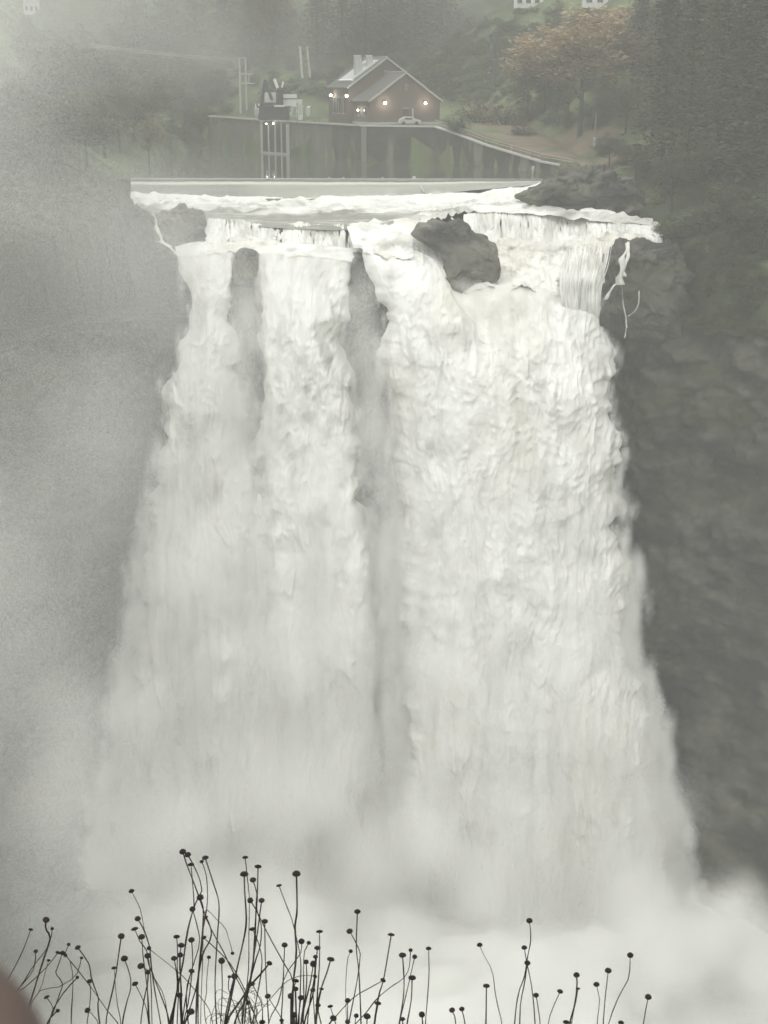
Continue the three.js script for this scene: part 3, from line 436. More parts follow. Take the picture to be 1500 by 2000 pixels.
{ // yard equipment, each thing on its own
  const eq = (name, label, cat, px, py, build) => { const p = yard(px, py), t = thing(name, label, cat, p); build(t, 0.112); return t; };
  eq('transformer', 'pale squat transformer at the left end of the yard equipment', 'transformer', 506, 232, (t) => { part('tank', box(2, 1.7, 1.6, 0, 1.6, 0), M.offwhite, t); for (const x of [-0.7, 0, 0.7]) part('bushing', bar(V(x, 2.4, 0), V(x * 1.15, 3.5, 0), 0.16, 8, 0.1), M.white, t); for (let k = 0; k < 4; k++) part('fin', box(0.08, 1.3, 0.3, -0.75 + k * 0.5, 1.6, 0.95), M.galv, t); part('stand', box(1.6, 0.8, 1.2, 0, 0.35, 0), M.trim, t); });
  eq('equipment_rack', 'pale steel frame of breakers and coils in the middle of the yard', 'switchgear', 571, 233, (t) => { for (const x of [-3.4, -1.2, 1, 2.3]) part('upright', box(0.2, 4.4, 0.2, x, 2.2, 0), M.galv, t); part('beam', box(6.2, 0.25, 0.25, -0.5, 2.9, 0), M.galv, t); part('beam', box(6.2, 0.2, 0.2, -0.5, 0.8, 0.1), M.galv, t); for (const x of [-2.6, -1.9, -0.3, 0.4, 1.6]) part('insulator', bar(V(x, 2.9, 0), V(x, 4.3, 0), 0.17, 8), M.white, t); part('coil', new THREE.TorusGeometry(0.7, 0.22, 8, 18).translate(-0.6, 1.9, 0.2), M.offwhite, t); part('coil', new THREE.TorusGeometry(0.5, 0.2, 8, 18).translate(1.7, 1.7, 0.2), M.offwhite, t); });
  eq('tall_cabinet', 'tall narrow white cabinet standing right of the raking machine', 'cabinet', 587, 236, (t) => { part('body', box(0.95, 4.4, 0.9, 0, 2.4, 0), M.white, t); part('top_box', box(1.1, 0.8, 1, -0.2, 4.2, 0.05), M.white, t); part('door', box(0.7, 2.2, 0.06, 0, 2.4, 0.48), M.offwhite, t); part('base', box(0.7, 0.6, 0.7, 0.05, 0.1, 0), M.trim, t); });
  eq('canopy_frame', 'white open steel canopy over small equipment beside the powerhouse', 'canopy', 625, 227, (t) => { part('roof', box(3.2, 0.35, 2, 0, 3.8, 0).rotateZ(-0.05), M.white, t); part('post', box(0.55, 3.7, 0.4, 1.35, 1.85, 0), M.white, t); part('post', box(0.25, 3.7, 0.3, -1.4, 1.85, 0), M.offwhite, t); part('pump', merge([bar(V(-0.6, 0, 0.2), V(-0.5, 2.4, 0.2), 0.32, 10), new THREE.SphereGeometry(0.42, 10, 8).translate(-0.5, 2.5, 0.2)]), M.offwhite, t); part('pump', merge([bar(V(0.4, 0, 0.2), V(0.3, 1.9, 0.2), 0.26, 10), box(0.9, 0.5, 0.5, 0.3, 2, 0.2)]), M.galv, t); });
  eq('storage_tank', 'small pale upright tank between the tall cabinet and the white canopy', 'tank', 603, 229, (t) => { part('shell', new THREE.CylinderGeometry(0.6, 0.6, 2.2, 16).translate(0, 1.3, 0), M.offwhite, t); part('lid', new THREE.SphereGeometry(0.6, 16, 6, 0, 6.3, 0, 1.57).scale(1, 0.4, 1).translate(0, 2.4, 0), M.white, t); part('pipe', bar(V(0.5, 2.5, 0), V(0.9, 3.4, 0), 0.12), M.galv, t); });
  eq('box_trailer', 'pale grey box trailer parked at the right corner of the powerhouse', 'trailer', 838, 240.5, (t) => { part('body', box(4.6, 2, 2.3, 0, 1.75, 0), std(0.5, 0.51, 0.53, { roughness: 0.5 }), t); part('roof_edge', box(4.7, 0.12, 2.4, 0, 2.8, 0), M.white, t); for (const x of [-0.8, 0.8]) part('wheel', new THREE.CylinderGeometry(0.4, 0.4, 0.25, 14).rotateX(1.5708).translate(x, 0.4, 1.05), M.dark, t); part('drawbar', bar(V(2.3, 0.8, 0), V(3.6, 0.6, 0), 0.08), M.steel, t); });
  const car = (px, py, label, mat, turn) => { const t = eq('parked_car', label, 'car', px, py, (t) => {
    const s = new THREE.Shape([[-2.1, 0.35], [2.1, 0.35], [2.15, 0.8], [1.2, 0.95], [0.5, 1.42], [-1.1, 1.45], [-2, 0.98], [-2.15, 0.7]].map((p) => new THREE.Vector2(...p)));
    part('body', new THREE.ExtrudeGeometry(s, { depth: 1.5, bevelEnabled: true, bevelSize: 0.1, bevelThickness: 0.12, bevelSegments: 2 }).translate(0, 0, -0.75), mat, t);
    part('side_window', box(1.5, 0.34, 0.04, -0.3, 1.18, 0.89), M.glass, t); for (const x of [-1.3, 1.3]) part('wheel', new THREE.CylinderGeometry(0.34, 0.34, 0.22, 14).rotateX(1.5708).translate(x, 0.34, 0.8), M.dark, t); }); t.rotation.y = turn; };
  car(800, 243.5, 'small white car parked along the wall in front of the gable', M.offwhite, 0.1); car(776, 242, 'grey car half hidden by grass left of the white car', std(0.28, 0.28, 0.28, { roughness: 0.5 }), 0.06);
  { const p = yard(714, 240), t = thing('pipe_stack', 'short stack of pale pipes lying on the wall top by the lower gable', 'pipes', p); for (let k = 0; k < 3; k++) part('pipe', bar(V(-1.6, 0.25 + 0.3 * (k > 1), k * 0.4 - 0.5), V(1.8, 0.25 + 0.3 * (k > 1), k * 0.4 - 0.6), 0.17, 8), M.white, t); }
}
{ // poles and posts on the right bank, houses on the hill
  { const p = onGround(963, 181), t = thing('utility_pole', 'tall thin dark pole on the grassy slope right of the powerhouse', 'pole', p); const h = topAt(p, 62) - p.y; part('shaft', bar(V(0, -1, 0), V(0.2, h, 0), 0.45, 8, 0.34), M.dark, t); part('crossarm', box(1.6, 0.16, 0.16, 0.2, h - 0.8, 0), M.darkwood, t); }
  { const p = onGround(1161, 286), t = thing('marker_post', 'pale post with dark band on the right bank', 'post', p); const h = topAt(p, 220) - p.y; part('shaft', bar(V(0, -0.5, 0), V(0.1, h, 0), 0.2, 8, 0.15), std(0.2, 0.19, 0.17), t); part('sleeve', bar(V(0, -0.2, 0), V(0, h * 0.27, 0), 0.27, 8), M.galv, t); }
  { const p = at(1040, 337, -70); const t = thing('marker_post', 'short pale gauge post at the foot of the sloping wall', 'post', V(p.x, p.y - 1, p.z)); part('shaft', bar(V(0, -1.5, 0), V(0.05, 2.1, 0), 0.14, 8), M.trim, t); part('sign_board', box(0.5, 0.7, 0.08, 0.05, 1.7, 0.14), M.offwhite, t); }
  const house = (px, py, w, h, label) => {
    const p = onGround(px, py), t = thing('hill_house', label, 'house', p); t.lookAt(EYE.x, p.y, EYE.z);
    part('wall', box(w, h, 6, 0, h / 2 - 0.4, -2), M.white, t); const s = new THREE.Shape([[-w / 2 - 0.5, 0], [w / 2 + 0.5, 0], [0, 2.6]].map((q) => new THREE.Vector2(...q))); part('roof', new THREE.ExtrudeGeometry(s, { depth: 7, bevelEnabled: false }).translate(0, h - 0.4, -5.5), M.roof, t);
    for (const x of [-w * 0.3, 0, w * 0.3]) { const g = part('window', box(w * 0.16, 1.2, 0.08, x, 1.4, 1.03), M.glass, t); part('frame', box(w * 0.16 + 0.3, 0.14, 0.14, x, 0.72, 1.06), M.trim, g); }
  };
  house(1032, 13, 7, 4.6, 'white house on the hill crest left of the orange tree');
  house(1172, 12, 8, 4.6, 'white house half hidden behind the top of the orange tree');
  house(62, 26, 5, 4.6, 'pale house lost in mist at the top left');
  // low rail along the top of the sloping wall
  const r = thing('guard_rail', 'thin pale guard rail along the path above the sloping wall', 'railing'), pts = WALL.slice(4).map(([x, z, y]) => V(x, y + 0.4, z - 1.2));
  for (let i = 0; i < pts.length; i++) { part('post', bar(pts[i], pts[i].clone().add(V(0, 1, 0)), 0.07), M.trim, r); if (i) for (const k of [0.55, 1]) part('rail', bar(pts[i - 1].clone().add(V(0, k, 0)), pts[i].clone().add(V(0, k, 0)), 0.05), M.trim, r); }
}
// ------------------------------------------------------------------ trees, shrubs and ground cover
function leafCloud(items, size, flat = 0.5) { // items: [x, y, z, tone, spread, n]
  const n = items.reduce((s, a) => s + a[5], 0), pos = new Float32Array(n * 9), col = new Float32Array(n * 9); let o = 0;
  for (const [x, y, z, tone, sp, k] of items) for (let i = 0; i < k; i++) {
    const a = gauss() * sp, b = gauss() * sp * flat, c = gauss() * sp, s = size * rr(0.6, 1.4), q = rr(0, 6.28), t = rr(-0.9, 0.9), ux = Math.cos(q) * s, uz = Math.sin(q) * s, uy = t * s * 0.6, vx = -Math.sin(q) * s * 0.6, vz = Math.cos(q) * s * 0.6, vy = rr(-0.5, 0.2) * s, f = tone * rr(0.7, 1.3);
    pos.set([x + a + ux, y + b + uy, z + c + uz, x + a - ux * 0.6 + vx, y + b + vy, z + c - uz * 0.6 + vz, x + a - ux * 0.5 - vx, y + b - uy * 0.4 - vy * 0.4, z + c - uz * 0.5 - vz], o);
    for (let e = 0; e < 9; e += 3) col.set([f * rr(0.95, 1.05), f, f * 0.95], o + e); o += 9;
  }
  const g = new THREE.BufferGeometry(); g.setAttribute('position', new THREE.BufferAttribute(pos, 3)); g.setAttribute('color', new THREE.BufferAttribute(col, 3)); g.computeVertexNormals(); return g;
}
// unit trees, one metre tall; scaled where they stand
function coniferGeo(v) {
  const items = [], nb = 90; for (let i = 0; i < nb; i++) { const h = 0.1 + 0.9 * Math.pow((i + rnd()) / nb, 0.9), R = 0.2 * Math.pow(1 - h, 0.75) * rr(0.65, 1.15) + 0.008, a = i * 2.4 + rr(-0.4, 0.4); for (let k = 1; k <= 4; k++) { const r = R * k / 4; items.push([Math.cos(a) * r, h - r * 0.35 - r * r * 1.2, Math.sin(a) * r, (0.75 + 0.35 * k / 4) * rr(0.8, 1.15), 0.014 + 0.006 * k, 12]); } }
  return leafCloud(items, 0.017, 0.5);
}
function broadGeo(v, loose) {
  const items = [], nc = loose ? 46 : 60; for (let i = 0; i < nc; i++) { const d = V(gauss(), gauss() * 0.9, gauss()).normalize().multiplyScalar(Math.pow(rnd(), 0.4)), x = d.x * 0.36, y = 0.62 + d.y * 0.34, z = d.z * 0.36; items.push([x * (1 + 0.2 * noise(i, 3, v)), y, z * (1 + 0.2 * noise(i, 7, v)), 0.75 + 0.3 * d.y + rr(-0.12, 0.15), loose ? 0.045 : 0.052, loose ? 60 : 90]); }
  return leafCloud(items, 0.022, 0.65);
}
function trunkGeo(conifer) {
  const g = [bar(V(0, -0.06, 0), V(0.01, conifer ? 0.95 : 0.55, 0), conifer ? 0.014 : 0.02, 7, conifer ? 0.003 : 0.011)];
  if (!conifer) for (let i = 0; i < 7; i++) { const a = i * 2.4, h = rr(0.25, 0.5); g.push(bar(V(0.005, h, 0), V(Math.cos(a) * rr(0.14, 0.28), h + rr(0.14, 0.34), Math.sin(a) * rr(0.14, 0.28)), 0.009, 5, 0.003)); }
  return merge(g);
}
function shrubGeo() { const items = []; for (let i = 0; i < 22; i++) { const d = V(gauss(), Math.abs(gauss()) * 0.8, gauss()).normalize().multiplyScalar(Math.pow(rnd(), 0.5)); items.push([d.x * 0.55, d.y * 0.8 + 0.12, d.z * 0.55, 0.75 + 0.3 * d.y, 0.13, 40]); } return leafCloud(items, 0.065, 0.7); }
const G = { conifer: [0, 1, 2].map(coniferGeo), broad: [0, 1, 2].map((v) => broadGeo(v, false)), loose: [3, 4].map((v) => broadGeo(v, true)), shrub: [0, 1, 2].map(shrubGeo), trunkC: trunkGeo(true), trunkB: [trunkGeo(false), trunkGeo(false)], stems: merge([0, 1, 2, 3, 4].map((i) => bar(V(0, -0.1, 0), V(Math.cos(i * 1.26) * 0.4, 0.6, Math.sin(i * 1.26) * 0.4), 0.025, 5, 0.01))) };
const leafMat = (r, g, b) => new THREE.MeshPhysicalMaterial({ color: new THREE.Color().setRGB(r, g, b), roughness: 1, vertexColors: true, transmission: 0.3, thickness: 0, side: THREE.DoubleSide, specularIntensity: 0.3 });
const LM = { dark: leafMat(0.055, 0.07, 0.038), mid: leafMat(0.078, 0.102, 0.047), olive: leafMat(0.125, 0.135, 0.062), lime: leafMat(0.15, 0.19, 0.085), yellow: leafMat(0.34, 0.27, 0.1), orange: leafMat(0.5, 0.37, 0.235), rust: leafMat(0.22, 0.14, 0.095), grey: leafMat(0.088, 0.094, 0.066) };
let vi = 0;
function tree(kind, tone, px, py, hp, label, cat, wide = 1, group, at3) {
  const p = at3 ?? onGround(px, py), h = at3 ? hp : hp * depthOf(p.y, p.z) / F, con = kind === 'conifer', t = thing(con ? 'conifer_tree' : kind === 'shrub' ? 'shrub' : 'leafy_tree', label, cat ?? (kind === 'shrub' ? 'shrub' : 'tree'), p, group);
  t.scale.set(h * wide, h, h * wide); t.rotation.y = vi * 1.9;
  if (kind === 'shrub') part('stems', G.stems, M.bark, t); else part('trunk', con ? G.trunkC : G.trunkB[vi % 2], M.bark, t);
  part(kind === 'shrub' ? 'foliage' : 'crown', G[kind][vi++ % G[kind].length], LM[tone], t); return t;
}
const TREES = [
  ['broad', 'orange', 1132, 268, 262, 'big orange autumn tree on the right slope, brightest in the wood', 1.05],
  ['broad', 'orange', 1062, 222, 165, 'smaller pale orange tree left of and behind the big orange tree', 1.25], ['loose', 'orange', 1205, 165, 150, 'pale orange tree above and right of the big orange tree', 1.3],
  ['broad', 'rust', 1232, 200, 150, 'rust-brown tree touching the right side of the big orange tree', 1.1],
  ['loose', 'rust', 1030, 240, 120, 'thin pinkish-brown tree left of the big orange tree', 1.1],
  ['shrub', 'rust', 930, 240, 52, 'reddish bush just right of the powerhouse', 1.3], ['shrub', 'rust', 985, 244, 58, 'reddish bush under the tall dark pole', 1.2],
  ['conifer', 'yellow', 1106, 252, 46, 'small yellow young tree left of the pale marker post', 1.6], ['loose', 'yellow', 1250, 262, 62, 'small yellowish tree right of the pale marker post', 1.2],
  ['loose', 'lime', 1222, 258, 118, 'pale green airy tree on the right slope under the orange tree', 1],
  ['conifer', 'dark', 1292, 335, 360, 'dark fir right behind the pale green airy tree', 1], ['conifer', 'mid', 1345, 320, 340, 'dark fir, second of the front row on the right slope', 1.1],
  ['conifer', 'mid', 1400, 350, 380, 'greener fir between two dark ones on the right slope', 1.1], ['conifer', 'grey', 1452, 360, 400, 'dark fir near the right edge with wide skirts', 1.1], ['conifer', 'dark', 1500, 380, 430, 'dark fir cut by the right edge', 1.1],
  ['conifer', 'dark', 1250, 150, 190, 'small dark fir above the rust-brown tree', 1.1], ['conifer', 'grey', 1318, 160, 210, 'grey-green fir high on the right slope', 1.1], ['conifer', 'dark', 1385, 170, 220, 'dark fir high on the right slope behind the greener fir', 1.1], ['conifer', 'grey', 1440, 180, 240, 'grey-green fir high near the right edge', 1.1],
  ['broad', 'mid', 1372, 400, 120, 'round green tree low on the right slope', 1.2], ['broad', 'dark', 1310, 415, 110, 'dark leafy tree above the right end of the crest', 1.2], ['loose', 'yellow', 1494, 312, 74, 'bright yellow small tree at the right edge', 1], ['shrub', 'yellow', 1282, 402, 44, 'yellow bush above the right end of the crest', 0.8],
  ['shrub', 'olive', 1375, 448, 56, 'olive bush hanging over the right cliff edge, middle of three', 1.3], ['shrub', 'olive', 1322, 464, 46, 'olive bush hanging over the cliff edge nearest the water', 1.3], ['shrub', 'olive', 1420, 420, 70, 'olive bush farthest up the right cliff edge', 1.2],
  ['broad', 'dark', 1440, 470, 110, 'dark leafy tree at the right cliff rim', 1.2], ['broad', 'mid', 1490, 500, 130, 'green leafy tree at the right cliff rim, cut by the frame', 1.2], ['broad', 'dark', 1190, 330, 70, 'dark low tree behind the rounded rock bank', 1.4], ['broad', 'grey', 1240, 360, 80, 'grey-green low tree behind the rounded rock bank', 1.3],
  ['shrub', 'mid', 890, 252, 34, 'green bush at the right corner of the box trailer', 1.3], ['shrub', 'olive', 1020, 262, 30, 'low olive bush on the pink path', 1.4],
  ['conifer', 'grey', 620, 125, 200, 'misty fir straight above the tall pole pair', 1.2], ['conifer', 'dark', 668, 112, 210, 'dark fir above the left end of the powerhouse roof', 1.2], ['conifer', 'dark', 715, 104, 210, 'dark fir above the roof stacks', 1.3], ['conifer', 'grey', 765, 98, 220, 'misty fir above the powerhouse ridge', 1.2], ['conifer', 'dark', 812, 92, 220, 'dark fir above the front gable', 1.3], ['conifer', 'dark', 862, 76, 200, 'last dark fir before the grassy slope', 1.3],
  ['broad', 'rust', 535, 128, 170, 'tall pale brown tree left above the tall pole pair', 0.9], ['conifer', 'dark', 440, 110, 220, 'dark fir above the pole frame', 1.2], ['conifer', 'mid', 490, 105, 200, 'green fir left of the pale brown tree', 1.2], ['conifer', 'mid', 385, 100, 190, 'misty green fir at the upper left, right of its neighbour', 1.2], ['conifer', 'grey', 330, 100, 190, 'misty grey fir at the upper left', 1.2], ['conifer', 'grey', 265, 105, 190, 'fir nearly lost in the upper left mist', 1.3],
  ['broad', 'olive', 362, 236, 136, 'round olive tree left of the intake wall', 1], ['broad', 'mid', 415, 205, 84, 'green tree just left of the pole frame', 1.1], ['broad', 'olive', 300, 260, 120, 'misty olive tree on the left bank', 1], ['loose', 'yellow', 292, 330, 110, 'pale yellow tree on the left bank above the weir end', 1], ['broad', 'olive', 235, 300, 150, 'misty olive tree far left of the weir', 1], ['broad', 'olive', 170, 330, 150, 'dim green tree in the left mist', 1.2],
  ['loose', 'olive', 1272, 292, 120, 'olive airy tree before the front firs, right of the pale green one', 1.2], ['broad', 'mid', 1400, 300, 140, 'round green tree half way up the right slope', 1.1], ['loose', 'olive', 1466, 262, 130, 'olive airy tree near the right edge, half way up', 1.2], ['loose', 'mid', 1330, 232, 120, 'green airy tree high on the right slope', 1.2], ['broad', 'olive', 1432, 372, 100, 'olive tree low on the right slope above the cliff rim', 1.2],
  ['shrub', 'olive', 1120, 342, 26, 'olive bush on the left top of the rounded rock bank', 1.8], ['shrub', 'mid', 1165, 346, 30, 'green bush on the middle of the rounded rock bank', 1.8], ['shrub', 'olive', 1215, 372, 34, 'olive bush on the right shoulder of the rounded rock bank', 1.6],
  ['shrub', 'lime', 440, 218, 26, 'pale green bush at the foot of the pole frame', 1.6], ['shrub', 'lime', 545, 200, 46, 'pale green bush behind the raking machine', 1.4], ['shrub', 'lime', 640, 190, 30, 'pale green bush behind the white canopy', 1.5],
  ['loose', 'olive', 60, 335, 120, 'fog-faded leafy tree on the left bank, at the left edge', 1.25],
  ['broad', 'mid', 112, 320, 130, 'fog-faded leafy tree on the left bank, second from the left edge', 1.25],
  ['broad', 'olive', 140, 285, 120, 'fog-faded leafy tree on the left bank, third from the left edge', 1.25],
  ['loose', 'mid', 205, 310, 110, 'fog-faded leafy tree on the left bank, just right of the dim green tree', 1.25],
  ['broad', 'grey', 218, 262, 110, 'fog-faded leafy tree on the left bank, behind the misty olive tree', 1.25],
  ['broad', 'olive', 262, 275, 95, 'fog-faded leafy tree on the left bank, behind the pale yellow tree', 1.25],
  ['loose', 'mid', 335, 300, 80, 'fog-faded leafy tree on the left bank, low beside the river, left of the intake wall', 1.25],
  ['broad', 'grey', 372, 315, 70, 'fog-faded leafy tree on the left bank, lowest at the waterline left of the intake wall', 1.25],
  ['broad', 'olive', 392, 282, 80, 'fog-faded leafy tree on the left bank, touching the left end of the intake wall', 1.25],
  ['loose', 'grey', 185, 215, 120, 'fog-faded leafy tree on the left bank, high on the left bank', 1.25],
  ['broad', 'olive', 128, 205, 120, 'fog-faded leafy tree on the left bank, high at the far left', 1.25],
  ['broad', 'mid', 75, 250, 130, 'fog-faded leafy tree on the left bank, near the left edge, half way up', 1.25],
  ['loose', 'mid', 240, 215, 100, 'fog-faded leafy tree on the left bank, high above the misty olive tree', 1.25],
  ['broad', 'grey', 30, 290, 130, 'fog-faded leafy tree on the left bank, cut by the left edge', 1.25],
];
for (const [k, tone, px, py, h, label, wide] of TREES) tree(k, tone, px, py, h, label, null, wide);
{ // brambles on the grassy slope, thickets on both banks: uncountable, one mass each
  const cover = (name, tone, n, fn) => { const m = new THREE.InstancedMesh(G.shrub[1], LM[tone], n), q = new THREE.Quaternion(), t = new THREE.Matrix4(), c = new THREE.Color(); for (let i = 0; i < n; i++) { const [p, s] = fn(); q.setFromAxisAngle(V(0, 1, 0), rr(0, 6)); m.setMatrixAt(i, t.compose(p, q, V(s * 1.3, s, s * 1.3))); m.setColorAt(i, c.setScalar(rr(0.7, 1.25))); } m.name = numbered(name); m.userData.kind = 'stuff'; scene.add(m); };
  const near = (px0, px1, py0, py1) => () => { let p; for (let k = 0; k < 30; k++) { p = onGround(rr(px0, px1), rr(py0, py1)); if (p.y > 12.8 || px0 > 1100 || px1 < 420) break; } return p; };
  const s1 = near(760, 1010, 40, 200), s2 = near(1010, 1500, 20, 470), s3 = near(40, 420, 60, 340), s4 = near(420, 900, 30, 190), s5 = near(1260, 1500, 430, 660);
  cover('bramble_slope', 'lime', 420, () => [s1(), rr(0.9, 2.2)]); cover('undergrowth', 'mid', 420, () => [s2(), rr(1.2, 3)]); cover('undergrowth', 'olive', 330, () => [s5(), rr(0.7, 1.7)]); cover('undergrowth', 'olive', 260, () => [s3(), rr(1.5, 3.5)]); cover('undergrowth', 'grey', 260, () => [s4(), rr(1.2, 3)]);
  const yardGrass = () => { const px = rr(410, 880), p = yard(px, 0, 12.4), q = yard(px, rr(233, 243)); return q; };
  cover('yard_grass', 'lime', 160, () => [yardGrass(), rr(0.25, 0.6)]);
}
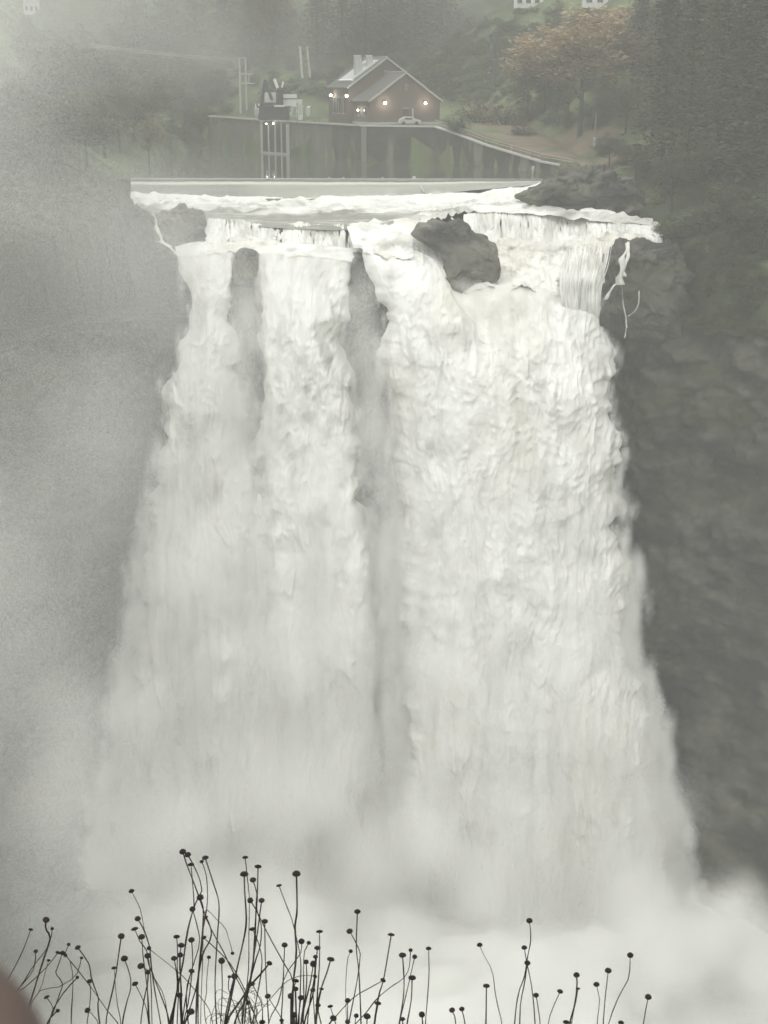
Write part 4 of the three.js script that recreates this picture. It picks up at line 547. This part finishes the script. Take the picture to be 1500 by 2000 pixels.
// ------------------------------------------------------------------ dried seed-head stalks in front of the viewer
// each: clump, head radius and stem width in picture pixels, then the line from head to foot
const STALKS = [
  ['a', 6, 2.4, 60, 1816, 48, 1849, 29, 1889, 8, 1935], ['a', 9, 3.4, 90, 1797, 89, 1813, 98, 1833, 87, 1868, 67, 1932, 50, 2000], ['a', 4.5, 2, 102, 1814, 99, 1833, 90, 1855, 67, 1884, 46, 1918, 10, 1975],
  ['a', 6, 2.2, 70, 1858, 68, 1882, 62, 1900, 46, 1920, 15, 1965], ['a', 5, 1.8, 95, 1876, 88, 1900, 79, 1934, 60, 1965], ['a', 7, 2.4, 113, 1861, 90, 1890, 54, 1924, 20, 1955], ['a', 8, 2.2, 122, 1862, 112, 1890, 110, 1903, 122, 1919, 118, 1937, 103, 1979, 90, 2010],
  ['a', 5, 2, 134, 1845, 127, 1859, 138, 1880, 142, 1905, 142, 1935, 139, 2000], ['a', 4.5, 1.8, 159, 1871, 148, 1905, 120, 1926, 91, 1931, 70, 1942], ['a', 5, 2.6, 151, 1909, 120, 1945, 98, 1985], ['a', 8, 2.6, 152, 1851, 173, 1881, 179, 1913, 192, 1948, 191, 1965, 195, 2000],
  ['a', 7.5, 2.2, 175, 1917, 177, 1940, 175, 1965, 170, 2000], ['a', 8, 2.2, 171, 1974, 187, 1988, 194, 2010], ['a', 8, 2, 91, 1948, 101, 1962, 101, 1980, 95, 2000], ['a', 5.5, 3, 113, 1974, 104, 1982, 92, 2000], ['a', 5.5, 2, 128, 1866, 160, 1905, 192, 1948, 215, 1982, 232, 2004],
  ['b', 9, 2.6, 357, 1664, 366, 1692, 377, 1720, 388, 1750, 398, 1780, 412, 1814, 411, 1834, 396, 1864, 387, 1911, 383, 2000], ['b', 8.5, 2.6, 367, 1670, 384, 1702, 394, 1733, 389, 1750, 379, 1771, 368, 1815, 355, 1892, 334, 2000], ['b', 8.5, 2.4, 373, 1689, 376, 1722, 379, 1769, 374, 1786, 364, 1827, 359, 1873, 349, 1920, 338, 1990],
  ['b', 8.5, 2.4, 401, 1676, 417, 1726, 428, 1769, 424, 1836, 420, 1920, 423, 2000], ['b', 5.5, 2.2, 394, 1683, 401, 1702, 405, 1733, 404, 1774, 396, 1817, 394, 1855, 388, 1905, 387, 2000], ['b', 9, 2.6, 391, 1753, 397, 1776, 396, 1808, 392, 1855, 385, 1920, 375, 1957, 360, 2005], ['b', 8, 2.2, 376, 1776, 385, 1808, 390, 1842, 377, 1886, 366, 1930, 356, 2000],
  ['b', 7.5, 2.2, 401, 1792, 420, 1829, 436, 1858, 449, 1886, 480, 1946, 505, 2005], ['b', 5, 1.6, 454, 1862, 450, 1845, 441, 1815, 422, 1795, 403, 1776, 398, 1800, 396, 1870, 392, 2000], ['b', 7.5, 2, 398, 1832, 424, 1855, 452, 1886, 478, 1933, 500, 1990], ['b', 5.5, 1.7, 408, 1870, 404, 1911, 403, 1944, 398, 1970, 404, 2005],
  ['b', 9, 2.2, 433, 1877, 434, 1939, 431, 2000], ['b', 8.5, 2.4, 374, 1836, 376, 1862, 376, 1888, 368, 1957, 359, 2000], ['b', 8, 3.2, 374, 1897, 366, 1921, 364, 1957, 368, 2004], ['b', 8.5, 2.6, 345, 1830, 347, 1858, 346, 1890, 349, 1930, 346, 2000], ['b', 9, 2.6, 354, 1847, 350, 1875, 354, 1925, 355, 2000], ['b', 8, 2.2, 352, 1866, 353, 1939, 358, 2004], ['b', 8, 2.4, 340, 1872, 346, 1911, 344, 1948, 331, 2000], ['b', 8, 3, 351, 1944, 354, 2000], ['b', 10, 3.4, 373, 1976, 366, 1990, 355, 2010],
  ['c', 7.5, 1.7, 257, 1741, 275, 1778, 280, 1808, 292, 1851, 298, 1902, 319, 1942, 329, 2000], ['c', 8, 2.4, 269, 1795, 280, 1814, 291, 1845, 296, 1892, 303, 1939, 314, 2000], ['c', 9.5, 2.2, 263, 1815, 273, 1838, 288, 1862, 295, 1920, 297, 2000], ['c', 8.5, 2.4, 277, 1830, 279, 1864, 284, 1901, 290, 1957, 292, 2000], ['c', 6, 1.5, 291, 1852, 297, 1858, 318, 1874, 340, 1892, 362, 1912, 388, 1943, 410, 1975, 416, 2004],
  ['c', 9, 2.6, 237, 1829, 233, 1855, 224, 1916, 214, 1960, 207, 2000], ['c', 9.5, 2.3, 243, 1873, 252, 1898, 256, 1924, 247, 1960, 239, 2000], ['c', 7.5, 1.8, 223, 1891, 225, 1920, 229, 1960, 236, 2000], ['c', 8.5, 2.2, 264, 1922, 280, 1954, 288, 1980, 291, 2005], ['c', 9, 2.4, 275, 1887, 284, 1892, 290, 1908, 281, 1955, 275, 2000], ['c', 8, 2.6, 288, 1867, 291, 1885, 301, 1911, 323, 1967, 331, 2000], ['c', 7, 2.4, 289, 1899, 288, 1939, 291, 2000],
  ['d', 7.5, 2, 479, 1675, 484, 1724, 487, 1755, 486, 1830, 485, 1901, 474, 2000], ['d', 11, 3.4, 477, 1708, 478, 1743, 481, 1789, 477, 1830, 462, 1896, 444, 1985, 440, 2005], ['d', 9, 3.2, 504, 1693, 503, 1733, 500, 1780, 497, 1845, 492, 1901, 481, 1948, 458, 2000], ['d', 8.5, 2.6, 494, 1719, 502, 1746, 502, 1780, 510, 1806, 509, 1842, 500, 1873, 491, 1905, 477, 1950, 473, 2000], ['d', 8, 2.4, 489, 1759, 503, 1782, 518, 1814, 552, 1877, 571, 1911, 569, 1957, 572, 2004],
  ['d', 8, 2.4, 511, 1759, 507, 1789, 502, 1827, 489, 1911, 478, 1990], ['d', 8.5, 2.2, 517, 1800, 518, 1864, 520, 1920, 525, 2000], ['d', 8, 2.4, 493, 1815, 503, 1836, 510, 1860, 510, 1901, 500, 1957, 494, 2000], ['d', 8, 3.6, 526, 1882, 505, 1907, 490, 1924, 468, 1957, 442, 1998], ['d', 7, 2.4, 493, 1922, 509, 1954, 513, 2000], ['d', 8, 2.2, 523, 1946, 541, 1976, 556, 2004], ['d', 9, 3, 458, 1907, 450, 1939, 438, 2000], ['d', 5, 2, 448, 1908, 446, 1930, 462, 1975, 470, 2005], ['d', 8.5, 2.4, 512, 1997, 513, 2010], ['d', 6.5, 3, 485, 1959, 488, 1985, 492, 2010],
  ['e', 7.5, 2, 545, 1730, 559, 1767, 571, 1799, 579, 1832, 587, 1873, 587, 1920, 584, 2000], ['e', 10.5, 3.4, 579, 1707, 580, 1780, 576, 1812, 579, 1864, 574, 1907, 571, 2000], ['e', 8, 2.2, 556, 1846, 554, 1892, 552, 1948, 549, 2000], ['e', 8.5, 2.2, 589, 1839, 587, 1862, 556, 1907, 545, 1954, 524, 2002], ['e', 6, 2.2, 603, 1842, 595, 1857, 593, 1901, 593, 1957, 587, 2002], ['e', 9, 2.6, 624, 1820, 624, 1883, 620, 1939, 617, 2000], ['e', 8.5, 2.6, 620, 1852, 617, 1883, 612, 1939, 594, 2000], ['e', 6.5, 2.4, 616, 1869, 614, 1911, 606, 1950, 600, 2004],
  ['e', 7, 2.4, 598, 1879, 599, 1920, 593, 1976, 592, 2004], ['e', 9, 3, 612, 1883, 606, 1920, 596, 1960, 588, 2000], ['e', 10, 3, 646, 1874, 638, 1901, 627, 1931, 619, 1967, 616, 2004], ['e', 6, 1.5, 615, 1907, 596, 1905, 578, 1908, 552, 1924, 524, 1956, 502, 1982, 490, 2004], ['e', 8, 2.6, 578, 1916, 572, 1939, 569, 2000], ['e', 8, 4, 577, 1932, 579, 2000], ['e', 8.5, 3, 568, 1946, 568, 2000], ['e', 8.5, 2.6, 588, 1949, 582, 2000], ['e', 7, 2.4, 611, 1934, 615, 2000], ['e', 6, 2.4, 628, 1932, 621, 1970, 628, 2004], ['e', 7.5, 4.2, 621, 1964, 617, 2002], ['e', 9, 4.4, 574, 1983, 576, 2010], ['e', 6, 2.2, 550, 1993, 552, 2010],
  ['f', 5.5, 1.5, 685, 1858, 678, 1879, 675, 1939, 677, 2000], ['f', 8.5, 2.4, 683, 1819, 698, 1847, 704, 1870, 698, 1911, 690, 1955, 681, 2000], ['f', 8.5, 2.4, 698, 1781, 696, 1855, 700, 1888, 703, 1939, 705, 2000], ['f', 8, 2.2, 679, 1955, 679, 2000], ['f', 7.5, 2, 645, 1966, 651, 1985, 656, 2008], ['f', 9, 3, 651, 1989, 640, 2008], ['f', 6.5, 2, 696, 1984, 693, 2006], ['f', 7, 2.6, 679, 1996, 678, 2010], ['f', 9.5, 2.6, 717, 1986, 716, 2008],
  ['f', 9, 3, 764, 1826, 755, 1881, 749, 1914, 739, 1948, 731, 2000], ['f', 7.5, 2, 748, 1915, 723, 1929, 691, 1948, 656, 1985, 640, 2005], ['f', 9.5, 3, 786, 1866, 789, 1908, 787, 1956, 780, 2000], ['f', 5.5, 2, 802, 1856, 798, 1894, 789, 1910, 760, 1930, 736, 1951, 712, 1982, 692, 2004], ['f', 6.5, 2, 810, 1869, 800, 1913, 789, 1961, 779, 2002], ['f', 10, 2.8, 805, 1910, 803, 1956, 795, 2000], ['f', 7.5, 1.9, 837, 1853, 838, 1900, 835, 1948, 831, 2000], ['f', 9, 4, 738, 1960, 731, 2000], ['f', 7.5, 2.6, 786, 1991, 788, 2010], ['f', 8.5, 2.8, 824, 1982, 826, 2008],
  ['g', 8, 2.4, 883, 1973, 891, 2002], ['g', 7.5, 2.2, 902, 1971, 909, 2004], ['g', 9, 2.8, 950, 1926, 949, 2000], ['g', 7.5, 1.7, 937, 1846, 943, 1862, 960, 1893, 969, 1951, 981, 2004], ['g', 8.5, 2.2, 1034, 1799, 1037, 1828, 1030, 1872, 1025, 1905, 1013, 1939, 1005, 2000], ['g', 7.5, 1.9, 1024, 1851, 1029, 1881, 1039, 1931, 1045, 2000], ['g', 8, 2.4, 1030, 1881, 1024, 1922, 1017, 1957, 1015, 2000], ['g', 7.5, 2, 1047, 1944, 1052, 1975, 1055, 2004], ['g', 8, 1.9, 1094, 1937, 1077, 1975, 1070, 2004], ['g', 8.5, 3.4, 1126, 1905, 1127, 1931, 1121, 1969, 1113, 2002], ['g', 5.5, 2, 1129, 1931, 1125, 1955, 1116, 2004],
  ['g', 8, 2, 1165, 1923, 1171, 1951, 1166, 2004], ['g', 9, 2.4, 1188, 1896, 1181, 1960, 1178, 2004], ['g', 8.5, 2, 1231, 1866, 1227, 1913, 1209, 1945, 1188, 2002], ['g', 9, 2, 1266, 1948, 1256, 2004], ['g', 9, 3, 1106, 1997, 1104, 2010], ['g', 8, 3, 1213, 1998, 1211, 2010],
];
{
  const clumpName = { a: 'clump beside the blurred hand', b: 'tall crowded left clump', c: 'thin clump left of the tall one', d: 'dense tangle left of middle', e: 'clump right of the dense tangle', f: 'open middle clump', g: 'sparse right clump' };
  const rank = {}; for (const k of Object.keys(clumpName)) rank[k] = STALKS.filter((s) => s[0] === k).sort((p, q) => p[4] - q[4]);
  const ord = ['highest', 'second highest', 'third highest', 'fourth highest', 'fifth highest', 'sixth highest', 'seventh highest', 'eighth highest', 'ninth highest', 'tenth highest', 'eleventh highest', 'twelfth highest', 'thirteenth highest', 'fourteenth highest', 'fifteenth highest', 'sixteenth highest', 'seventeenth highest', 'eighteenth highest', 'nineteenth highest', 'twentieth highest', '21st highest', '22nd highest', '23rd highest', '24th highest'];
  const stemM = [std(0.018, 0.011, 0.008, { roughness: 0.8 }), std(0.013, 0.008, 0.006, { roughness: 0.8 }), std(0.06, 0.045, 0.028, { roughness: 0.8 })], headM = [std(0.012, 0.0075, 0.0085, { roughness: 0.95 }), std(0.018, 0.011, 0.012, { roughness: 0.95 })];
  const heads = [0, 1, 2, 3, 4].map((v) => { // knobbly domed seed heads, one unit wide
    const flat = [0.62, 0.8, 0.95, 0.5, 0.72][v], list = [];
    list.push(gridGeo(14, 9, (u, w) => { const a = u * 6.28318, f = w * Math.PI, bump = 1 + 0.13 * (h3(Math.round(u * 14) % 14, Math.round(w * 9), v) - 0.5); return V(Math.cos(a) * Math.sin(f) * bump, Math.cos(f) * flat * (Math.cos(f) < 0 ? 0.75 : 1) * bump, Math.sin(a) * Math.sin(f) * bump); }));
    for (let i = 0; i < 46; i++) { const a = i * 2.4, f = Math.acos(1 - i / 46 * 1.15), p = V(Math.cos(a) * Math.sin(f), Math.cos(f) * flat, Math.sin(a) * Math.sin(f)); list.push(new THREE.IcosahedronGeometry(rr(0.13, 0.2), 0).translate(p.x * 0.96, p.y * 0.96, p.z * 0.96)); }
    for (let i = 0; i < 9; i++) { const a = i * 0.7 + v, r = rr(0.85, 1.25); list.push(bar(V(Math.cos(a) * 0.3, -0.45 * flat, Math.sin(a) * 0.3), V(Math.cos(a) * r, rr(-0.35, 0.05), Math.sin(a) * r), 0.1, 4, 0.02)); }
    return merge(list);
  });
  STALKS.forEach((s, i) => {
    const [cl, hr, sw, ...xy] = s, D = rr(2.35, 2.95), zc = EYE.z - D, pts = []; // stands at its own distance
    for (let k = 0; k < xy.length; k += 2) { const z = zc + 0.03 * Math.sin(k * 0.9 + i) + (xy[k + 1] - xy[1]) * 0.00015; pts.push(at(xy[k], xy[k + 1], z)); }
    const last = pts[pts.length - 1], prev = pts[pts.length - 2], dir = last.clone().sub(prev).normalize(), foot = V(last.x + dir.x * 0.12, EYE.y - 2.6, last.z + rr(-0.05, 0.1));
    pts.push(last.clone().lerp(foot, 0.5).add(V(dir.x * 0.05, 0, 0)), foot);
    const m = 1 / F * D, c = new THREE.CatmullRomCurve3(pts, false, 'centripetal'), n = Math.max(16, pts.length * 5), r0 = sw * m * 0.6;
    const stem = new THREE.TubeGeometry(c, n, r0, 6), pos = stem.attributes.position; // a little thinner below the head, knotted along its length
    for (let a = 0; a <= n; a++) { const p = c.getPointAt(a / n), k = (0.8 + 0.35 * Math.min(1, a / n * 2.5)) * (1 + 0.22 * noise(a * 0.7, i)); for (let b = 0; b <= 6; b++) { const q = a * 7 + b; pos.setXYZ(q, p.x + (pos.getX(q) - p.x) * k, p.y + (pos.getY(q) - p.y) * k, p.z + (pos.getZ(q) - p.z) * k); } }
    const look = (hr > 8.8 ? 'large' : hr < 6.2 ? 'small' : 'middling') + '-headed', bend = Math.abs(xy[0] - xy[xy.length - 2]) > 35 ? 'slanting' : sw > 2.9 ? 'thick-stemmed' : sw < 1.85 ? 'thread-thin' : 'upright';
    const t = thing('seed_stalk', `${bend} ${look} stalk, head ${ord[rank[cl].indexOf(s)]} in the ${clumpName[cl]}`, 'dry stalk', foot, 'dry seed-head stalks in front of the waterfall');
    part('stem', stem.translate(-foot.x, -foot.y, -foot.z), stemM[sw < 1.85 ? 2 : i % 2], t);
    const h = part('seed_head', heads[i % 5], headM[i % 2], t), up = pts[0].clone().sub(pts[1]).normalize().lerp(V(0, 1, 0), 0.45).normalize();
    h.position.copy(pts[0]).sub(foot); h.scale.setScalar(hr * m * 0.8); h.quaternion.setFromUnitVectors(V(0, 1, 0), up).multiply(new THREE.Quaternion().setFromAxisAngle(V(0, 1, 0), i));
  });
  const tw = []; // fine tangled twigs and tendrils low in the dense clump
  for (let i = 0; i < 14; i++) { const x = 420 + 90 * rnd(), y = 1945 + 45 * rnd(), z = EYE.z - rr(2.4, 2.8), p = [at(x, y + 80, z)]; for (let k = 0; k < 4; k++) p.push(at(x + rr(-22, 22), y + rr(-22, 22), z)); tw.push(new THREE.TubeGeometry(new THREE.CatmullRomCurve3(p), 24, 0.0006, 4)); }
  solo('dry_tendrils', merge(tw), stemM[2], 'pale curly tendrils tangled among the stalks left of the middle', 'dry plant');
}
// ------------------------------------------------------------------ the photographer's hand: a finger held close to the lens, out of focus
{
  // joints in the camera's own axes (metres): x right, y up, z towards the viewer
  const J = (x, y, z, r) => [V(x + 0.0043, y + 0.0036, z), r];
  const wrist = J(-0.035, -0.155, -0.03, 0.027), palmA = J(-0.052, -0.118, -0.055, 0.021), palmB = J(-0.022, -0.118, -0.05, 0.021), kA = J(-0.064, -0.088, -0.075, 0.0145), kB = J(-0.047, -0.082, -0.083, 0.0145), kC = J(-0.029, -0.084, -0.085, 0.0145), kD = J(-0.012, -0.09, -0.08, 0.013);
  const chains = [
    [wrist, palmA], [wrist, palmB], [palmA, palmB], [palmA, kA], [palmA, kB], [palmB, kC], [palmB, kD], [kA, kB], [kB, kC], [kC, kD],
    [kB, J(-0.0375, -0.0655, -0.115, 0.0112), J(-0.0475, -0.0565, -0.135, 0.0106), J(-0.0585, -0.0455, -0.142, 0.0096)],            // the finger in view
    [kA, J(-0.085, -0.075, -0.098, 0.0098), J(-0.1, -0.068, -0.108, 0.009), J(-0.113, -0.062, -0.11, 0.008)],
    [kC, J(-0.026, -0.084, -0.122, 0.0098), J(-0.04, -0.085, -0.142, 0.009), J(-0.053, -0.082, -0.148, 0.008)],
    [kD, J(-0.006, -0.096, -0.108, 0.0088), J(-0.016, -0.102, -0.124, 0.008), J(-0.028, -0.104, -0.13, 0.007)],
    [J(-0.058, -0.135, -0.045, 0.017), J(-0.086, -0.118, -0.05, 0.0125), J(-0.102, -0.1, -0.058, 0.0105), J(-0.112, -0.084, -0.064, 0.0088)],
  ];
  const seg = []; for (const c of chains) for (let i = 1; i < c.length; i++) seg.push([c[i - 1][0], c[i][0], c[i - 1][1], c[i][1]]);
  const N = 96, ctr = V(-0.058, -0.105, -0.085), half = 0.105, mc = new MarchingCubes(N, new THREE.MeshStandardMaterial(), false, false, 400000), q = V(0, 0, 0), ab = V(0, 0, 0), ap = V(0, 0, 0);
  for (let z = 0; z < N; z++) for (let y = 0; y < N; y++) for (let x = 0; x < N; x++) {
    q.set((x / N * 2 - 1) * half + ctr.x, (y / N * 2 - 1) * half + ctr.y, (z / N * 2 - 1) * half + ctr.z); let s = 0;
    for (const [a, b, ra, rb] of seg) { ab.subVectors(b, a); ap.subVectors(q, a); const t = clamp(ap.dot(ab) / ab.lengthSq(), 0, 1), d = ap.addScaledVector(ab, -t).length() - lerp(ra, rb, t); s += Math.exp(-d * 420); }
    mc.field[z * N * N + y * N + x] = Math.log(s + 1e-30) / 420;
  }
  mc.isolation = 0; mc.update();
  const P = mc.positionArray.slice(0, mc.count * 3), Nn = mc.normalArray.slice(0, mc.count * 3), g = new THREE.BufferGeometry();
  for (let i = 0; i < P.length; i += 3) { P[i] = P[i] * half + ctr.x; P[i + 1] = P[i + 1] * half + ctr.y; P[i + 2] = P[i + 2] * half + ctr.z; }
  g.setAttribute('position', new THREE.BufferAttribute(P, 3)); g.setAttribute('normal', new THREE.BufferAttribute(Nn, 3));
  g.rotateX(-TILT); g.translate(EYE.x, EYE.y, EYE.z);
  const skin = new THREE.MeshPhysicalMaterial({ color: new THREE.Color().setRGB(0.085, 0.058, 0.05), roughness: 0.6 });
  const t = thing('person', 'blurred finger of a hand held close at the lower left corner', 'hand', EYE.clone());
  part('hand', g.translate(-EYE.x, -EYE.y, -EYE.z), skin, t);
}
// ------------------------------------------------------------------ spray and mist: clouds of countless tiny drifting drops
{
  const water = new THREE.MeshLambertMaterial({ color: new THREE.Color().setRGB(0.99, 0.99, 0.965), side: THREE.DoubleSide });
  const puff = (n, size, sigma) => { // one puff of n drops, thinning out from its middle
    const pos = new Float32Array(n * 9); let o = 0;
    for (let i = 0; i < n; i++) {
      let px, py, pz; do { px = gauss(); py = gauss(); pz = gauss(); } while (px * px + py * py + pz * pz > 5.3); px *= sigma; py *= sigma; pz *= sigma;
      let ax = rnd() - 0.5, ay = rnd() - 0.5, az = rnd() - 0.5, l = size * (0.6 + 0.8 * rnd()) / (Math.hypot(ax, ay, az) + 1e-6); ax *= l; ay *= l; az *= l;
      const bx = rnd() - 0.5, by = rnd() - 0.5, bz = rnd() - 0.5; let cx = ay * bz - az * by, cy = az * bx - ax * bz, cz = ax * by - ay * bx; l = size * 0.87 / (Math.hypot(cx, cy, cz) + 1e-9); cx *= l; cy *= l; cz *= l;
      for (const [s, c] of [[1, 0], [-0.5, 1], [-0.5, -1]]) { pos[o++] = px + ax * s + cx * c; pos[o++] = py + ay * s + cy * c; pos[o++] = pz + az * s + cz * c; }
    }
    const g = new THREE.BufferGeometry(); g.setAttribute('position', new THREE.BufferAttribute(pos, 3)); g.computeVertexNormals(); return g;
  };
  const cloud = (name, g, list) => { // list of [x, y, z, scale, stretch along the fall, turn]
    const m = new THREE.InstancedMesh(g, water, list.length), t = new THREE.Matrix4(), q = new THREE.Quaternion(), e = new THREE.Euler();
    list.forEach(([x, y, z, s, k = 1, free = true], i) => { if (free) e.set(rr(0, 6.28), rr(0, 6.28), rr(0, 6.28)); else e.set(rr(-0.1, 0.1), rr(0, 6.28), rr(-0.09, 0.09)); m.setMatrixAt(i, t.compose(V(x, y, z), q.setFromEuler(e), V(s, s * k, s))); });
    m.name = numbered(name); m.userData.kind = 'stuff'; m.castShadow = m.receiveShadow = true; scene.add(m);
  };
  const take = (n, fn) => { const l = []; for (let k = 0; l.length < n && k < n * 60; k++) { const r = fn(); if (r) l.push(r); } return l; };
  // spray that clings to the falling sheets and frays from their edges
  const jets = [], gap = [];
  for (const [k, n] of [['a', 600], ['b', 600], ['c', 760]]) {
    jets.push(...take(n, () => { const v = Math.pow(rnd(), 0.75), u = rnd(), [p, h] = bases[k](u, v); if (rnd() > 0.12 + h / 130) return null; return [p.x, p.y, p.z + rr(0.6, 2.6), rr(0.4, 1.1) * (0.6 + h / 80), rr(2.5, 7), false]; }));
    jets.push(...take(n * 1.3, () => { const v = Math.pow(rnd(), 0.8), u = rnd() < 0.5 ? 0 : 1, [p, h] = bases[k](u, v); if (h < 1.5 || rnd() > 0.15 + h / 45) return null; const s = rr(0.3, 0.95) * (0.5 + h / 60); return [p.x + gauss() * (0.15 + h * 0.012) + (u - 0.5) * h * 0.018, p.y, p.z + rr(0, 3), s, rr(1.6, 4.5), false]; }));
  }
  for (const [px, py, z, n] of [[478, 640, -2, 7], [470, 730, -1, 9], [478, 800, 0, 10], [712, 600, -3, 6], [714, 700, -2, 9], [722, 790, -1, 10], [735, 880, 0, 12], [752, 980, 1, 12], [765, 1090, 2, 12], [770, 1200, 3, 12]]) for (let i = 0; i < n; i++) { const p = at(px + gauss() * 9, py + gauss() * 40, z); gap.push([p.x, p.y, p.z, rr(2, 3.4), rr(1.4, 2.6), false]); }
  const crest = []; for (const [x0, y0, z0, x1, y1, z1, n] of [[380, 484, -13.4, 690, 492, -12, 46], [700, 474, -11, 860, 470, -11, 26], [940, 478, -20, 1190, 472, -16, 46], [880, 560, -5.8, 1180, 590, -5.6, 40], [350, 494, -9, 690, 506, -7.6, 40], [600, 392, -48, 1040, 384, -48, 40]]) for (let i = 0; i < n; i++) { const t = rnd(), p = at(lerp(x0, x1, t), lerp(y0, y1, t) + gauss() * 4, lerp(z0, z1, t) + 0.6); crest.push([p.x, p.y, p.z, rr(0.6, 1.4), 0.8]); }
  cloud('mist', puff(20000, 0.0055, 0.5), [...gap.filter((_, i) => i % 5 < 2), ...crest]);
  cloud('spray', puff(2200, 0.017, 0.5), jets);
  const mist = [];
  mist.push(...take(62, () => { // billows at the foot of the falls
    const x = gauss() * 29 + 1, z = rr(6, 60), h = -Math.log(1 - rnd()) * 10; if (x < -44 || x > 72) return null; const y = -87 + h;
    return fbm(x * 0.06, y * 0.06, z * 0.06, 3) < -0.3 + 0.5 * rnd() ? null : [x, y, z, rr(0.8, 1.4)];
  }));
  mist.push(...take(22, () => { const y = rr(-86, -4), x = rr(-36, 8), z = rr(12, 30); return rnd() > (0.06 + 0.94 * sstep(y, -4, -66)) * sstep(x, 9, -3) * (0.7 + fbm(x * 0.06, y * 0.03, z * 0.06, 3)) ? null : [x, y, z, rr(0.7, 1.3)]; }));
  mist.push(...take(14, () => { const y = rr(-88, -52), x = rr(34, 58), z = rr(14, 40); return rnd() < sstep(y, -56, -88) ? [x, y, z, rr(0.7, 1.2)] : null; }));
  for (let i = 0; i < 30; i++) mist.push([rr(-28, 14), rr(-86, -66), rr(13, 26), rr(0.6, 1.1)]);
  // thrown-up spray right of the biggest fall's foot
  for (let i = 0; i < 80; i++) { const t = rnd(), p = at(lerp(1270, 1500, t) + gauss() * 18, lerp(1840, 1815, t) + gauss() * 40 + 60 * rnd(), rr(22, 36)); mist.push([p.x, p.y, p.z, rr(0.3, 0.75)]); }
  for (const [px, py, s] of [[1372, 1728, 0.16], [1366, 1744, 0.22], [1352, 1760, 0.28], [1330, 1765, 0.3], [1306, 1745, 0.2], [1298, 1762, 0.26], [1440, 1775, 0.34], [1478, 1800, 0.36]]) { const p = at(px, py, 24); mist.push([p.x, p.y, p.z, s]); }
  cloud('mist', puff(85000, 0.0152, 2.6), mist);
  const drift = []; // drifting mist that fills the left of the gorge and rises over the river bank
  for (let i = 0; i < 6; i++) for (let j = 0; j < 12; j++) {
    const x = -83 + (i + rr(0.2, 0.8)) * 11.2, y = -92 + (j + rr(0.2, 0.8)) * 12.4, up = sstep(y, -4, 10), z = lerp(rr(-2, 36), rr(-36, 20), up);
    let w = sstep(x, -14, -28) * (0.78 + 0.4 * sstep(y, -40, 10)) * (0.75 + 0.35 * sstep(x, -30, -60)); if (y > 4) w *= sstep(x, -22, -50) * 1.5;
    if (rnd() * 0.72 > w || (y < H(x, z) + 2 && z < zEdge(x) + 3)) continue; drift.push([x, y, z, rr(2.2, 3.2)]);
  }
  for (let i = 0; i < 6; i++) drift.push([lerp(-50, 50, (i + rnd()) / 6), rr(22, 46), rr(-235, -190), rr(2.4, 3.2)]); // river mist before the far slope
  cloud('mist', puff(520000, 0.006, 2.6), drift);
}
renderer.render(scene, camera);
